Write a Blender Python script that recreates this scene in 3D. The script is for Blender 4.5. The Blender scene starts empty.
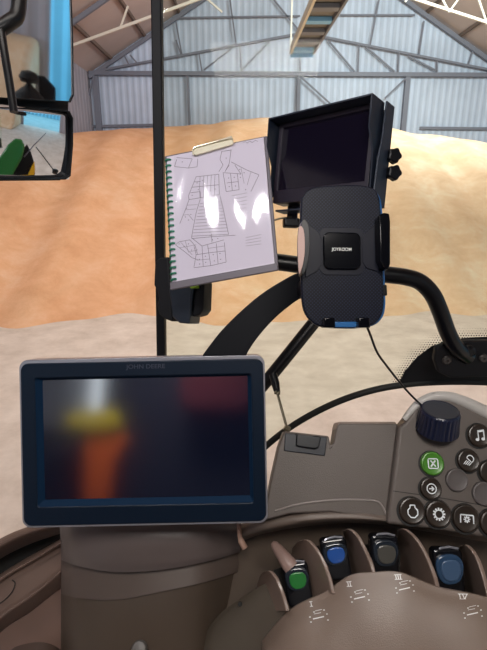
import bpy, bmesh, math, random
from mathutils import Vector, Matrix, Euler
random.seed(4)
PI = math.pi
sc = bpy.context.scene
COL = sc.collection

# ---------------------------------------------------------------- camera
F = 470.0
PITCH = math.radians(17.0)
CAM = Vector((0, 0, 2.5))
cd = bpy.data.cameras.new('camera'); cam = bpy.data.objects.new('camera', cd); COL.objects.link(cam)
cd.sensor_fit = 'VERTICAL'; cd.sensor_height = 36.0; cd.lens = 36.0 * F / 650.0
cd.clip_start = 0.02; cd.clip_end = 200
cam.location = CAM; cam.rotation_euler = (PI/2 - PITCH, 0, 0)
sc.camera = cam
CR = Euler((PI/2 - PITCH, 0, 0)).to_matrix()          # columns: right, up, back


def ray(px, py):
    return CR @ Vector(((px - 243.5)/F, (325 - py)/F, -1.0))


def W(px, py, d):
    return CAM + ray(px, py)*d


def onY(px, py, y):
    r = ray(px, py)
    return CAM + r*(y/r.y)


# ---------------------------------------------------------------- materials
def lin(c):
    return tuple((v/255/12.92) if v/255 <= .04045 else ((v/255+.055)/1.055)**2.4 for v in c) + (1.0,)


def mat(name, rgb, rough=.5, metal=0.0, noise=0.0, nscale=8.0, bump=0.0, bscale=60.0, spec=.5, coat=0.0, emit=None, estr=0.0):
    m = bpy.data.materials.new(name); m.use_nodes = True
    nt = m.node_tree; b = nt.nodes['Principled BSDF']
    c = lin(rgb)
    b.inputs['Base Color'].default_value = c
    b.inputs['Roughness'].default_value = rough
    b.inputs['Metallic'].default_value = metal
    b.inputs['Specular IOR Level'].default_value = spec
    b.inputs['Coat Weight'].default_value = coat
    tc = nt.nodes.new('ShaderNodeTexCoord')
    if noise > 0:
        n = nt.nodes.new('ShaderNodeTexNoise'); n.inputs['Scale'].default_value = nscale; n.inputs['Detail'].default_value = 5
        nt.links.new(tc.outputs['Object'], n.inputs['Vector'])
        r = nt.nodes.new('ShaderNodeValToRGB')
        r.color_ramp.elements[0].position = .3; r.color_ramp.elements[1].position = .7
        r.color_ramp.elements[0].color = tuple(v*(1-noise) for v in c[:3]) + (1,)
        r.color_ramp.elements[1].color = tuple(min(1, v*(1+noise)) for v in c[:3]) + (1,)
        nt.links.new(n.outputs['Fac'], r.inputs['Fac']); nt.links.new(r.outputs['Color'], b.inputs['Base Color'])
    if bump > 0:
        n = nt.nodes.new('ShaderNodeTexNoise'); n.inputs['Scale'].default_value = bscale; n.inputs['Detail'].default_value = 3
        nt.links.new(tc.outputs['Object'], n.inputs['Vector'])
        bp = nt.nodes.new('ShaderNodeBump'); bp.inputs['Strength'].default_value = bump; bp.inputs['Distance'].default_value = .01
        nt.links.new(n.outputs['Fac'], bp.inputs['Height']); nt.links.new(bp.outputs['Normal'], b.inputs['Normal'])
    if emit:
        b.inputs['Emission Color'].default_value = lin(emit); b.inputs['Emission Strength'].default_value = estr
    return m


def ridged(name, rgb, axis, freq, dark=.25, rough=.6, noise=.12):
    """corrugated sheet: ribs along one axis, in bump and slightly in colour"""
    m = mat(name, rgb, rough, noise=noise, nscale=.5)
    nt = m.node_tree; b = nt.nodes['Principled BSDF']
    tc = nt.nodes.new('ShaderNodeTexCoord'); sp = nt.nodes.new('ShaderNodeSeparateXYZ')
    nt.links.new(tc.outputs['Object'], sp.inputs[0])
    mu = nt.nodes.new('ShaderNodeMath'); mu.operation = 'MULTIPLY'; mu.inputs[1].default_value = freq*2*PI
    nt.links.new(sp.outputs[axis], mu.inputs[0])
    si = nt.nodes.new('ShaderNodeMath'); si.operation = 'SINE'; nt.links.new(mu.outputs[0], si.inputs[0])
    rp = nt.nodes.new('ShaderNodeValToRGB')
    rp.color_ramp.elements[0].position = .0; rp.color_ramp.elements[1].position = .45
    rp.color_ramp.elements[0].color = (1-dark,)*3 + (1,); rp.color_ramp.elements[1].color = (1, 1, 1, 1)
    nt.links.new(si.outputs[0], rp.inputs['Fac'])
    mx = nt.nodes.new('ShaderNodeMix'); mx.data_type = 'RGBA'; mx.blend_type = 'MULTIPLY'; mx.inputs[0].default_value = 1
    src = b.inputs['Base Color'].links[0].from_socket
    nt.links.new(src, mx.inputs[6]); nt.links.new(rp.outputs['Color'], mx.inputs[7])
    nt.links.new(mx.outputs[2], b.inputs['Base Color'])
    bp = nt.nodes.new('ShaderNodeBump'); bp.inputs['Strength'].default_value = .5; bp.inputs['Distance'].default_value = .02
    nt.links.new(si.outputs[0], bp.inputs['Height']); nt.links.new(bp.outputs['Normal'], b.inputs['Normal'])
    return m


def glassmat(name, tint, gl=.03):
    m = bpy.data.materials.new(name); m.use_nodes = True; nt = m.node_tree; nt.nodes.clear()
    o = nt.nodes.new('ShaderNodeOutputMaterial'); t = nt.nodes.new('ShaderNodeBsdfTransparent')
    g = nt.nodes.new('ShaderNodeBsdfGlossy'); g.inputs['Roughness'].default_value = .02
    mx = nt.nodes.new('ShaderNodeMixShader'); mx.inputs[0].default_value = gl
    t.inputs['Color'].default_value = (*tint, 1)
    nt.links.new(t.outputs[0], mx.inputs[1]); nt.links.new(g.outputs[0], mx.inputs[2]); nt.links.new(mx.outputs[0], o.inputs[0])
    return m


M = {}
M['cons'] = mat('console_plastic', (104, 92, 84), .42, noise=.04, nscale=30, bump=.12, bscale=900)
M['cons2'] = mat('console_panel_plastic', (91, 83, 78), .48, noise=.03, nscale=30, bump=.12, bscale=900)
M['consdk'] = mat('console_recess_plastic', (84, 72, 62), .55, noise=.05, nscale=20, bump=.1, bscale=900)
M['trimbr'] = mat('tray_plastic', (108, 88, 78), .5, noise=.05, nscale=20, bump=.1, bscale=800)
M['cavity'] = mat('dark_hollow', (22, 20, 17), .8)  # near-black that stands for the shade inside hollows and slots
M['black'] = mat('black_plastic', (14, 15, 19), .35, spec=.3)
M['blackg'] = mat('gloss_black', (7, 8, 13), .14, spec=.3)
M['blackm'] = mat('matt_black', (20, 20, 24), .6, spec=.3)
M['navy'] = mat('blue_lit_bezel', (7, 22, 38), .42, spec=.25)  # black plastic with the blue of reflected light put into its colour
M['navyd'] = mat('blue_lit_mount', (8, 11, 26), .42, spec=.2)  # same bluish light mixed into the mount's black
M['navyl'] = mat('blue_lit_side', (18, 84, 140), .35)  # blue daylight tint painted on the holder's dark edge
M['silver'] = mat('silver_edge', (150, 150, 158), .3, .5)
M['steel'] = mat('bright_steel', (190, 185, 170), .3, .8)
M['rod'] = mat('rod_metal', (120, 112, 92), .4, .5)
M['screen'] = mat('display_glass', (8, 15, 34), .11, spec=.9)
M['screen'].node_tree.nodes['Principled BSDF'].inputs['IOR'].default_value = 2.1
M['screen2'] = mat('monitor_glass', (16, 12, 26), .1, spec=.6)
M['white'] = mat('white_mark', (225, 225, 222), .5)
M['icon'] = mat('icon_white', (226, 232, 236), .5)
M['btn'] = mat('button_dark', (44, 35, 28), .35)
M['btnb'] = mat('button_blank', (86, 80, 79), .5)
M['btng'] = mat('button_green', (72, 130, 42), .35)
M['rim'] = mat('button_rim', (18, 16, 15), .5)
M['green'] = mat('cap_green', (40, 112, 52), .3, coat=.4)
M['blue'] = mat('cap_blue', (36, 78, 150), .3, coat=.4)
M['grey'] = mat('cap_grey', (72, 70, 66), .3, coat=.4)
M['slate'] = mat('cap_slate_blue', (62, 84, 112), .3, coat=.4)
M['capblk'] = mat('lever_black', (14, 15, 19), .22, coat=.5)
M['paper'] = mat('paper', (214, 206, 220), .7)
M['ink'] = mat('pencil_ink', (120, 112, 122), .8)
M['spiral'] = mat('green_binding', (18, 120, 92), .35)
M['board'] = mat('board_grey', (104, 98, 106), .5)
M['clip'] = mat('clip_chrome', (222, 214, 190), .25, .4)
M['pinkpad'] = mat('clamp_pad', (178, 150, 142), .6)
M['rubber'] = mat('rubber_seal', (26, 28, 26), .6)
M['tube'] = mat('tube_paint', (15, 15, 19), .34, spec=.4)
M['steelfr'] = mat('frame_steel', (112, 114, 126), .6)
M['whitest'] = mat('white_steel', (205, 198, 186), .5)
M['wood'] = mat('purlin_brown', (112, 94, 82), .7)
M['wallm'] = ridged('corrugated_sheet', (188, 198, 216), 'X', 3.1, .16)
M['wallside'] = ridged('corrugated_side', (170, 165, 172), 'Y', 2.2, .2)
M['roofm'] = mat('roof_board', (190, 172, 164), .8, noise=.12, nscale=.35)
M['slat'] = mat('conveyor_slat', (116, 114, 114), .7)
M['bluepl'] = mat('pale_blue_plate', (120, 176, 222), .5)
M['tgreen'] = mat('tractor_green', (26, 120, 44), .3, coat=.5)
M['tyellow'] = mat('tractor_yellow', (244, 190, 20), .4)
M['mirror'] = mat('mirror_silver', (226, 232, 238), .03, 1.0)
M['hivis'] = mat('orange_cloth', (235, 110, 30), .85)
M['hiyel'] = mat('yellow_cloth', (225, 205, 30), .85)
M['darktrim'] = mat('dark_cab_lining', (20, 24, 44), .8)
M['sky'] = mat('door_daylit_sheet', (150, 215, 235), .7)
M['sleeve'] = glassmat('clear_sleeve', (.975, .975, .985), .035)
M['sleeve'].node_tree.nodes['Glossy BSDF'].inputs['Roughness'].default_value = .09
M['pane'] = glassmat('tinted_window', (.955, .995, .96), .003)

# grain: pale wheat with darker smears
def grainmat():
    m = mat('wheat_grain', (224, 168, 122), .92, bump=.5, bscale=22)
    nt = m.node_tree; b = nt.nodes['Principled BSDF']
    tc = nt.nodes.new('ShaderNodeTexCoord')
    def noise(scale, det, dist, rgh=.6):
        n = nt.nodes.new('ShaderNodeTexNoise'); n.inputs['Scale'].default_value = scale; n.inputs['Detail'].default_value = det; n.inputs['Roughness'].default_value = rgh; n.inputs['Distortion'].default_value = dist
        nt.links.new(tc.outputs['Object'], n.inputs['Vector']); return n
    def ramp(src, stops):
        r = nt.nodes.new('ShaderNodeValToRGB'); e = r.color_ramp.elements
        e[0].position, e[0].color = stops[0][0], lin(stops[0][1]); e[1].position, e[1].color = stops[-1][0], lin(stops[-1][1])
        for p, c in stops[1:-1]: k = e.new(p); k.color = lin(c)
        nt.links.new(src, r.inputs['Fac']); return r
    n = noise(1.1, 12, .3, .72)
    warm = ramp(n.outputs['Fac'], [(.3, (208, 154, 112)), (.5, (222, 170, 130)), (.72, (232, 190, 156))])
    pale = ramp(n.outputs['Fac'], [(.3, (210, 174, 138)), (.5, (226, 194, 160)), (.72, (236, 220, 194))])
    # the pile turns paler towards its right-hand end, with drifts of dust
    sp = nt.nodes.new('ShaderNodeSeparateXYZ'); nt.links.new(tc.outputs['Object'], sp.inputs[0])
    mr = nt.nodes.new('ShaderNodeMapRange'); mr.inputs[1].default_value = -2.0; mr.inputs[2].default_value = 3.5; nt.links.new(sp.outputs['X'], mr.inputs[0])
    n2 = noise(.45, 4, 1.0); ad = nt.nodes.new('ShaderNodeMath'); ad.operation = 'MULTIPLY_ADD'; nt.links.new(n2.outputs['Fac'], ad.inputs[0]); ad.inputs[1].default_value = 1.2; ad.inputs[2].default_value = -.6
    a2 = nt.nodes.new('ShaderNodeMath'); a2.operation = 'ADD'; a2.use_clamp = True; nt.links.new(mr.outputs[0], a2.inputs[0]); nt.links.new(ad.outputs[0], a2.inputs[1])
    mx = nt.nodes.new('ShaderNodeMix'); mx.data_type = 'RGBA'; nt.links.new(a2.outputs[0], mx.inputs[0]); nt.links.new(warm.outputs['Color'], mx.inputs[6]); nt.links.new(pale.outputs['Color'], mx.inputs[7])
    nt.links.new(mx.outputs[2], b.inputs['Base Color'])
    return m
M['grain'] = grainmat()

def floormat():
    m = mat('dusty_concrete', (206, 190, 168), .85, bump=.2, bscale=9)
    nt = m.node_tree; b = nt.nodes['Principled BSDF']
    tc = nt.nodes.new('ShaderNodeTexCoord')
    n = nt.nodes.new('ShaderNodeTexNoise'); n.inputs['Scale'].default_value = 1.7; n.inputs['Detail'].default_value = 9; n.inputs['Roughness'].default_value = .7
    nt.links.new(tc.outputs['Object'], n.inputs['Vector'])
    r = nt.nodes.new('ShaderNodeValToRGB'); e = r.color_ramp.elements
    e[0].position = .3; e[0].color = lin((198, 184, 172)); e[1].position = .68; e[1].color = lin((232, 220, 210))
    nt.links.new(n.outputs['Fac'], r.inputs['Fac']); nt.links.new(r.outputs['Color'], b.inputs['Base Color'])
    return m
M['floor'] = floormat()

def dotplate():
    m = mat('dotted_plate', (12, 16, 30), .45, spec=.15)
    nt = m.node_tree; b = nt.nodes['Principled BSDF']
    tc = nt.nodes.new('ShaderNodeTexCoord'); sp = nt.nodes.new('ShaderNodeSeparateXYZ'); nt.links.new(tc.outputs['Object'], sp.inputs[0])
    outs = []
    for ax, sgn in (('X', 1), ('X', -1)):
        a = nt.nodes.new('ShaderNodeMath'); a.operation = 'MULTIPLY'; a.inputs[1].default_value = sgn; nt.links.new(sp.outputs['X'], a.inputs[0])
        s = nt.nodes.new('ShaderNodeMath'); s.operation = 'ADD'; nt.links.new(a.outputs[0], s.inputs[0]); nt.links.new(sp.outputs['Y'], s.inputs[1])
        f = nt.nodes.new('ShaderNodeMath'); f.operation = 'MULTIPLY'; f.inputs[1].default_value = 2*PI/.0034; nt.links.new(s.outputs[0], f.inputs[0])
        q = nt.nodes.new('ShaderNodeMath'); q.operation = 'SINE'; nt.links.new(f.outputs[0], q.inputs[0]); outs.append(q)
    mu = nt.nodes.new('ShaderNodeMath'); mu.operation = 'ADD'; nt.links.new(outs[0].outputs[0], mu.inputs[0]); nt.links.new(outs[1].outputs[0], mu.inputs[1])
    r = nt.nodes.new('ShaderNodeValToRGB'); e = r.color_ramp.elements
    e[0].position = .35; e[0].color = lin((6, 8, 19)); e[1].position = .9; e[1].color = lin((28, 33, 52))
    nt.links.new(mu.outputs[0], r.inputs['Fac']); nt.links.new(r.outputs['Color'], b.inputs['Base Color'])
    return m
M['dots'] = dotplate()

# ---------------------------------------------------------------- object helpers
def link(name, me, m=None, parent=None, mw=None):
    o = bpy.data.objects.new(name, me); COL.objects.link(o)
    if m is not None: me.materials.append(m)
    if parent is not None: o.parent = parent
    elif mw is not None: o.matrix_world = mw
    return o


def tag(o, label=None, cat=None, group=None, kind=None):
    if label: o['label'] = label
    if cat: o['category'] = cat
    if group: o['group'] = group
    if kind: o['kind'] = kind
    return o


def empty(name, mw, label=None, cat=None, group=None, kind=None):
    o = bpy.data.objects.new(name, None); COL.objects.link(o); o.matrix_world = mw; o.empty_display_size = .05
    return tag(o, label, cat, group, kind)


def fin(name, bm, m, parent=None, mw=None, bevel=0, seg=3, smooth=True, ang=35, sub=0):
    """finish a bmesh; when parent is given the bmesh is in the parent's space (or world when world=True)"""
    bmesh.ops.remove_doubles(bm, verts=bm.verts, dist=1e-6)
    bmesh.ops.recalc_face_normals(bm, faces=bm.faces)
    me = bpy.data.meshes.new(name); bm.to_mesh(me); bm.free()
    o = link(name, me, m, parent, mw)
    if bevel:
        b = o.modifiers.new('bevel', 'BEVEL'); b.width = bevel; b.segments = seg; b.limit_method = 'ANGLE'; b.angle_limit = math.radians(ang)
        b.harden_normals = False
    if sub:
        s = o.modifiers.new('sub', 'SUBSURF'); s.levels = sub; s.render_levels = sub
    if smooth:
        for p in me.polygons: p.use_smooth = True
        try:
            me.set_sharp_from_angle(angle=math.radians(40))
        except Exception:
            pass
    return o


def wfin(name, bm, m, parent, **k):
    """bmesh in world space, under a parent with any matrix"""
    p = parent; mw = p.matrix_basis.copy()
    while p.parent: p = p.parent; mw = p.matrix_basis @ mw
    bm.transform(mw.inverted())
    return fin(name, bm, m, parent, **k)


def prism(bm, pts, z0, z1):
    lo = [bm.verts.new((x, y, z0)) for x, y in pts]; hi = [bm.verts.new((x, y, z1)) for x, y in pts]
    n = len(pts)
    bm.faces.new(lo[::-1]); bm.faces.new(hi)
    for i in range(n):
        bm.faces.new((lo[i], lo[(i+1) % n], hi[(i+1) % n], hi[i]))
    return bm


def rr(x0, y0, x1, y1, r, n=6):
    if x0 > x1: x0, x1 = x1, x0
    if y0 > y1: y0, y1 = y1, y0
    p = []
    for cx, cy, a in ((x1-r, y1-r, 0), (x0+r, y1-r, 90), (x0+r, y0+r, 180), (x1-r, y0+r, 270)):
        for k in range(n+1):
            t = math.radians(a + 90*k/n); p.append((cx+r*math.cos(t), cy+r*math.sin(t)))
    return p


def circ(cx, cy, r, n=32, ry=None):
    return [(cx+r*math.cos(2*PI*k/n), cy+(ry or r)*math.sin(2*PI*k/n)) for k in range(n)]


def ring(bm, outer, inner, z0, z1):
    """frame between two outlines with the same number of points"""
    n = len(outer)
    v = [[bm.verts.new((x, y, z)) for x, y in pts] for pts, z in ((outer, z0), (outer, z1), (inner, z1), (inner, z0))]
    for i in range(n):
        j = (i+1) % n
        for a in range(4):
            b = (a+1) % 4
            bm.faces.new((v[a][i], v[a][j], v[b][j], v[b][i]))
    return bm


def cat(pts, n=6, closed=False):
    """Catmull-Rom through points (any dimension)"""
    P = [Vector(p) for p in pts]; out = []
    m = len(P)
    for i in range(m if closed else m-1):
        p0 = P[(i-1) % m] if closed or i > 0 else P[0]*2-P[1]
        p1 = P[i]; p2 = P[(i+1) % m]
        p3 = P[(i+2) % m] if closed or i+2 < m else P[-1]*2-P[-2]
        for k in range(n):
            t = k/n
            out.append(.5*((2*p1)+(p2-p0)*t+(2*p0-5*p1+4*p2-p3)*t*t+(3*p1-p0-3*p2+p3)*t**3))
    if not closed: out.append(P[-1])
    return out


def tube(bm, pts, r, n=12, cap=True):
    pts = [Vector(p) for p in pts]
    rs = r if isinstance(r, (list, tuple)) else [r]*len(pts)
    t = (pts[1]-pts[0]).normalized()
    a = t.orthogonal().normalized(); rings = []
    for i, p in enumerate(pts):
        if i == 0: t = (pts[1]-pts[0]).normalized()
        elif i == len(pts)-1: t = (pts[-1]-pts[-2]).normalized()
        else: t = (pts[i+1]-pts[i-1]).normalized()
        a = (a - t*a.dot(t)).normalized(); b = t.cross(a)
        rings.append([bm.verts.new(p+(a*math.cos(2*PI*k/n)+b*math.sin(2*PI*k/n))*rs[i]) for k in range(n)])
    for i in range(len(rings)-1):
        for k in range(n):
            bm.faces.new((rings[i][k], rings[i][(k+1) % n], rings[i+1][(k+1) % n], rings[i+1][k]))
    if cap:
        bm.faces.new(rings[0][::-1]); bm.faces.new(rings[-1])
    return bm


def beam(bm, a, b, w, h=None, up=Vector((0, 1, 0))):
    """rectangular bar from a to b; w measured across, h along 'up'"""
    a = Vector(a); b = Vector(b); h = h or w
    t = (b-a).normalized(); u = (up - t*up.dot(t)).normalized(); s = t.cross(u)
    v = []
    for p in (a, b):
        for i, j in ((-1, -1), (1, -1), (1, 1), (-1, 1)):
            v.append(bm.verts.new(p + s*(i*w/2) + u*(j*h/2)))
    for f in ((3, 2, 1, 0), (4, 5, 6, 7), (0, 1, 5, 4), (1, 2, 6, 5), (2, 3, 7, 6), (3, 0, 4, 7)):
        bm.faces.new([v[k] for k in f])
    return bm


def box(bm, x0, y0, z0, x1, y1, z1):
    return prism(bm, [(x0, y0), (x1, y0), (x1, y1), (x0, y1)], z0, z1)


def lathe(bm, prof, n=40, mtx=Matrix()):
    """profile (r, z) about z"""
    rings = []
    for r, z in prof:
        rings.append([bm.verts.new(mtx @ Vector((max(r, 1e-5)*math.cos(2*PI*k/n), max(r, 1e-5)*math.sin(2*PI*k/n), z))) for k in range(n)])
    for i in range(len(rings)-1):
        for k in range(n):
            bm.faces.new((rings[i][k], rings[i][(k+1) % n], rings[i+1][(k+1) % n], rings[i+1][k]))
    bm.faces.new(rings[0][::-1]); bm.faces.new(rings[-1])
    return bm


def loft(bm, rows, nu=6, nv=6, thick=.004, lin_rows=False):
    """surface through rows of world points; given a thickness away from the camera"""
    R = [cat(r, nu) for r in rows]
    if lin_rows:
        G = R
    else:
        cols = [cat([R[i][j] for i in range(len(R))], nv) for j in range(len(R[0]))]
        G = [[cols[j][i] for j in range(len(cols))] for i in range(len(cols[0]))]
    V = [[bm.verts.new(p) for p in row] for row in G]
    Bk = [[bm.verts.new(p + (p-CAM).normalized()*thick) for p in row] for row in G]
    n, m = len(G), len(G[0])
    for i in range(n-1):
        for j in range(m-1):
            bm.faces.new((V[i][j], V[i][j+1], V[i+1][j+1], V[i+1][j]))
            bm.faces.new((Bk[i+1][j], Bk[i+1][j+1], Bk[i][j+1], Bk[i][j]))
    for i in range(n-1):
        bm.faces.new((V[i][0], V[i+1][0], Bk[i+1][0], Bk[i][0]))
        bm.faces.new((V[i+1][-1], V[i][-1], Bk[i][-1], Bk[i+1][-1]))
    for j in range(m-1):
        bm.faces.new((V[0][j+1], V[0][j], Bk[0][j], Bk[0][j+1]))
        bm.faces.new((V[-1][j], V[-1][j+1], Bk[-1][j+1], Bk[-1][j]))
    return bm


class PL:
    """a plane in the place: origin, axes x, y and z (z towards the viewer side)"""
    def __init__(s, o, ex, ey):
        s.o = Vector(o); s.ex = ex.normalized(); s.ey = (ey - s.ex*ey.dot(s.ex)).normalized(); s.ez = s.ex.cross(s.ey)
        s.m = Matrix((s.ex, s.ey, s.ez)).transposed().to_4x4(); s.m.translation = s.o

    @staticmethod
    def view(px, py, d, yaw=0, pitch=0, roll=0):
        R = CR @ Euler((math.radians(pitch), math.radians(yaw), math.radians(roll)), 'XYZ').to_matrix()
        return PL(W(px, py, d), R.col[0].copy(), R.col[1].copy())

    def uv(s, px, py, z=0):
        r = ray(px, py); t = ((s.o + s.ez*z) - CAM).dot(s.ez)/r.dot(s.ez)
        p = CAM + r*t - s.o
        return (p.dot(s.ex), p.dot(s.ey))

    def uvs(s, pts, z=0):
        return [s.uv(x, y, z) for x, y in pts]

    def w(s, u, v, z=0):
        return s.o + s.ex*u + s.ey*v + s.ez*z


def reflect_at(P, px, py, dist):
    """point seen in a mirror lying in plane P at this pixel, dist behind the glass"""
    u, v = P.uv(px, py); q = P.w(u, v); d = (q-CAM).normalized(); n = P.ez
    return q + (d - 2*d.dot(n)*n)*dist


def fit_rect(cor, d0, reg=.02):
    """pose of a rectangle whose corners TL TR BR BL fall at these pixels"""
    cx = sum(c[0] for c in cor)/4; cy = sum(c[1] for c in cor)/4; best = None
    for ya in range(-40, 41, 2):
        for pi in range(-40, 41, 2):
            P = PL.view(cx, cy, d0, ya, pi); q = [Vector(P.uv(*c)) for c in cor]
            a = q[1]-q[0]; b = q[2]-q[3]; c = q[0]-q[3]; e = q[1]-q[2]
            er = abs(a.normalized().dot(c.normalized()))+abs(b.normalized().dot(e.normalized()))+abs(a.length/b.length-1)*2+abs(c.length/e.length-1)*2+reg*(ya*ya+pi*pi)/900
            if best is None or er < best[0]: best = (er, P, q)
    _, P, q = best
    ex = (q[1]-q[0]+q[2]-q[3])
    X = P.ex*ex.x + P.ey*ex.y; Y = P.ey*ex.x - P.ex*ex.y
    return PL(P.o, X, Y)


def text_bm(s, size, bold=0.0):
    c = bpy.data.curves.new('t', 'FONT'); c.body = s; c.size = size; c.align_x = 'CENTER'; c.align_y = 'CENTER'; c.offset = bold; c.extrude = 0
    o = bpy.data.objects.new('t', c); COL.objects.link(o)
    dg = bpy.context.evaluated_depsgraph_get(); dg.update()
    me = bpy.data.meshes.new_from_object(o.evaluated_get(dg))
    bm = bmesh.new(); bm.from_mesh(me)
    bpy.data.objects.remove(o); bpy.data.curves.remove(c); bpy.data.meshes.remove(me)
    return bm


def strip(bm, a, b, w, z):
    a = Vector(a); b = Vector(b); t = b-a
    if t.length < 1e-6: return
    t.normalize(); n = Vector((-t.y, t.x))*w/2
    vs = [bm.verts.new((*(p), z)) for p in (a-n, b-n, b+n, a+n)]
    bm.faces.new(vs)


def polyline(bm, pts, w, z, closed=False):
    for i in range(len(pts)-(0 if closed else 1)):
        strip(bm, pts[i], pts[(i+1) % len(pts)], w, z)


def disc(bm, cx, cy, r, z, n=8):
    bm.faces.new([bm.verts.new((cx+r*math.cos(2*PI*k/n), cy+r*math.sin(2*PI*k/n), z)) for k in range(n)])


NB = bmesh.new
I4 = Matrix()

# ================================================================ THE SHED
XL, XR, YB, YN, EAVE = -7.5, 13.6, 26.0, -16.0, None
EAVE = onY(89, 73, YB).z
XL = onY(89, 73, YB).x
XR = onY(512, 73, YB).x
RX = (XL+XR)/2; RISE = .575; RZ = EAVE + RISE*(XR-XL)/2

o = fin('floor', box(NB(), XL-.2, YN, -.2, XR+.2, YB+.2, 0), M['floor']); tag(o, kind='structure')
bm = NB(); prism(bm, [(XL, 0), (XR, 0), (XR, EAVE), (RX, RZ), (XL, EAVE)], 0, .15)
bm.transform(Matrix.Translation((0, YB+.15, 0)) @ Matrix.Rotation(PI/2, 4, 'X'))
o = fin('wall_back', bm, M['wallm'], smooth=False); tag(o, kind='structure')
o = fin('wall_left', box(NB(), XL-.15, YN, 0, XL, YB, EAVE), M['wallside'], smooth=False); tag(o, kind='structure')
# right wall with a tall door opening behind the tractor
DY0, DY1, DZ = -1.5, 2.4, 4.5
bm = NB(); box(bm, XR, YN, 0, XR+.15, DY0, EAVE); box(bm, XR, DY1, 0, XR+.15, YB, EAVE); box(bm, XR, DY0, DZ, XR+.15, DY1, EAVE)
o = fin('wall_right', bm, M['wallside'], smooth=False); tag(o, kind='structure')
bm = NB()
for s in (-1, 1):
    xe = XL-.15 if s < 0 else XR+.15; ze = EAVE - .15*RISE
    v = [bm.verts.new(p) for p in ((xe, YN, ze), (RX, YN, RZ), (RX, YB+.15, RZ), (xe, YB+.15, ze), (xe, YN, ze+.12), (RX, YN, RZ+.12), (RX, YB+.15, RZ+.12), (xe, YB+.15, ze+.12))]
    for f in ((0, 1, 2, 3), (7, 6, 5, 4), (0, 4, 5, 1), (3, 2, 6, 7), (0, 3, 7, 4), (1, 5, 6, 2)): bm.faces.new([v[k] for k in f])
o = fin('ceiling', bm, M['roofm'], smooth=False); tag(o, kind='structure')


def roofz(x): return EAVE + RISE*(min(x-XL, XR-x))

# purlins under the roof
k = 0
for s, xs in ((-1, [1.2, 2.9, 4.6, 6.3, 8.0]), (1, [1.2, 2.9, 4.6, 6.3, 8.0])):
    for a in xs:
        x = XL+a if s < 0 else XR-a
        o = fin('roof_purlin', beam(NB(), (x, 4, roofz(x)-.09), (x, YB-.02, roofz(x)-.09), .1, .14, Vector((0, 0, 1))), M['wood'], smooth=False)
        tag(o, 'brown timber purlin running lengthways under the shed roof boards', 'roof beam', 'roof purlins under the boards')


def truss(y, inner_l, inner_c, inner_r, members, m, w, lab, bottom=True, rafter_m=None):
    t = empty('roof_truss', Matrix.Translation((RX, y, EAVE)), lab, 'roof truss')
    def seg(name, a, b, ww, mm=m):
        wfin(name, beam(NB(), a, b, ww, ww*.9), mm, t, smooth=False)
    off = .14
    seg('rafter', (XL+.05, y, EAVE-off-.1), (RX, y, RZ-off-.1), w*1.7, rafter_m or m)
    seg('rafter', (XR-.05, y, EAVE-off-.1), (RX, y, RZ-off-.1), w*1.7, rafter_m or m)
    if bottom: seg('bottom_chord', onY(89, 73, y), onY(513, 75, y), w*1.8)
    seg('inner_chord', onY(*inner_l, y), onY(*inner_c, y), w)
    seg('inner_chord', onY(*inner_c, y), onY(*inner_r, y), w)
    for a, b in members: seg('web', onY(*a, y), onY(*b, y), w*.7)
    return t

truss(YB-.25, (92, 72), (303, 33), (511, 74),
      [((199, 53), (202, 72)), ((240, 46), (241, 72)), ((182, 57), (176, 40)), ((204, 70), (232, 48)), ((242, 70), (270, 41)), ((129, 65), (124, 55)),
       ((328, 40), (355, 72)), ((366, 47), (395, 72)), ((359, 45), (358, 72)), ((399, 53), (398, 72)), ((437, 60), (437, 72)), ((408, 56), (435, 70)),
       ((379, 0), (370, 46)), ((424, 21), (419, 54)), ((473, 50), (468, 65)), ((176, 22), (182, 56)), ((230, 0), (236, 44)), ((130, 55), (137, 63)),
       ((270, -5), (300, 32)), ((300, 72), (300, 34)), ((172, 18), (300, 16)), ((340, 15), (415, 15))],
      M['steelfr'], .1, 'grey steel truss with level bottom chord across the corrugated end wall')
truss(20.0, (60, 50), (300, -38), (560, 46),
      [((205, -3), (222, 12)), ((405, 2), (425, -24)), ((449, 12), (440, -5)), ((449, 12), (462, -6)), ((487, 24), (478, -2)), ((120, 29), (128, 6)), ((350, -20), (345, -60))],
      M['whitest'], .09, 'nearer truss with thin white inner chords below the ridge', bottom=False, rafter_m=M['steelfr'])

# columns, girts and braces of the end wall
def column(px, w, lab):
    top = onY(px, 76, YB-.2)
    o = fin('steel_column', beam(NB(), (top.x, YB-.2, 0), (top.x, YB-.2, top.z), w, .2), M['steelfr'], smooth=False)
    tag(o, lab, 'column')
column(95, .28, 'dark steel column in the left corner of the end wall')
column(188, .1, 'thin steel post on the end wall behind the windscreen pillar and clipboard')
column(299, .16, 'steel post on the end wall beneath the hanging conveyor')
column(408, .24, 'steel column on the end wall right of the small monitor')
for a, b, lab in (((70, 127), (160, 125), 'left'), ((420, 128), (520, 129), 'right')):
    o = fin('wall_rail', beam(NB(), onY(*a, YB-.1), onY(*b, YB-.1), .13), M['steelfr'], smooth=False)
    tag(o, 'grey horizontal rail low on the %s part of the end wall' % lab, 'wall rail')
for a, b, lab in (((78, 132), (94, 76), 'beside the corner column'), ((301, 77), (335, 108), 'right of the post beneath the conveyor'), ((406, 78), (385, 98), 'left of the column near the monitor')):
    o = fin('wall_brace', beam(NB(), onY(*a, YB-.32), onY(*b, YB-.32), .07), M['steelfr'], smooth=False)
    tag(o, 'thin diagonal steel brace %s' % lab, 'brace')
# raking roof members seen at the left under the boards

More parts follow.
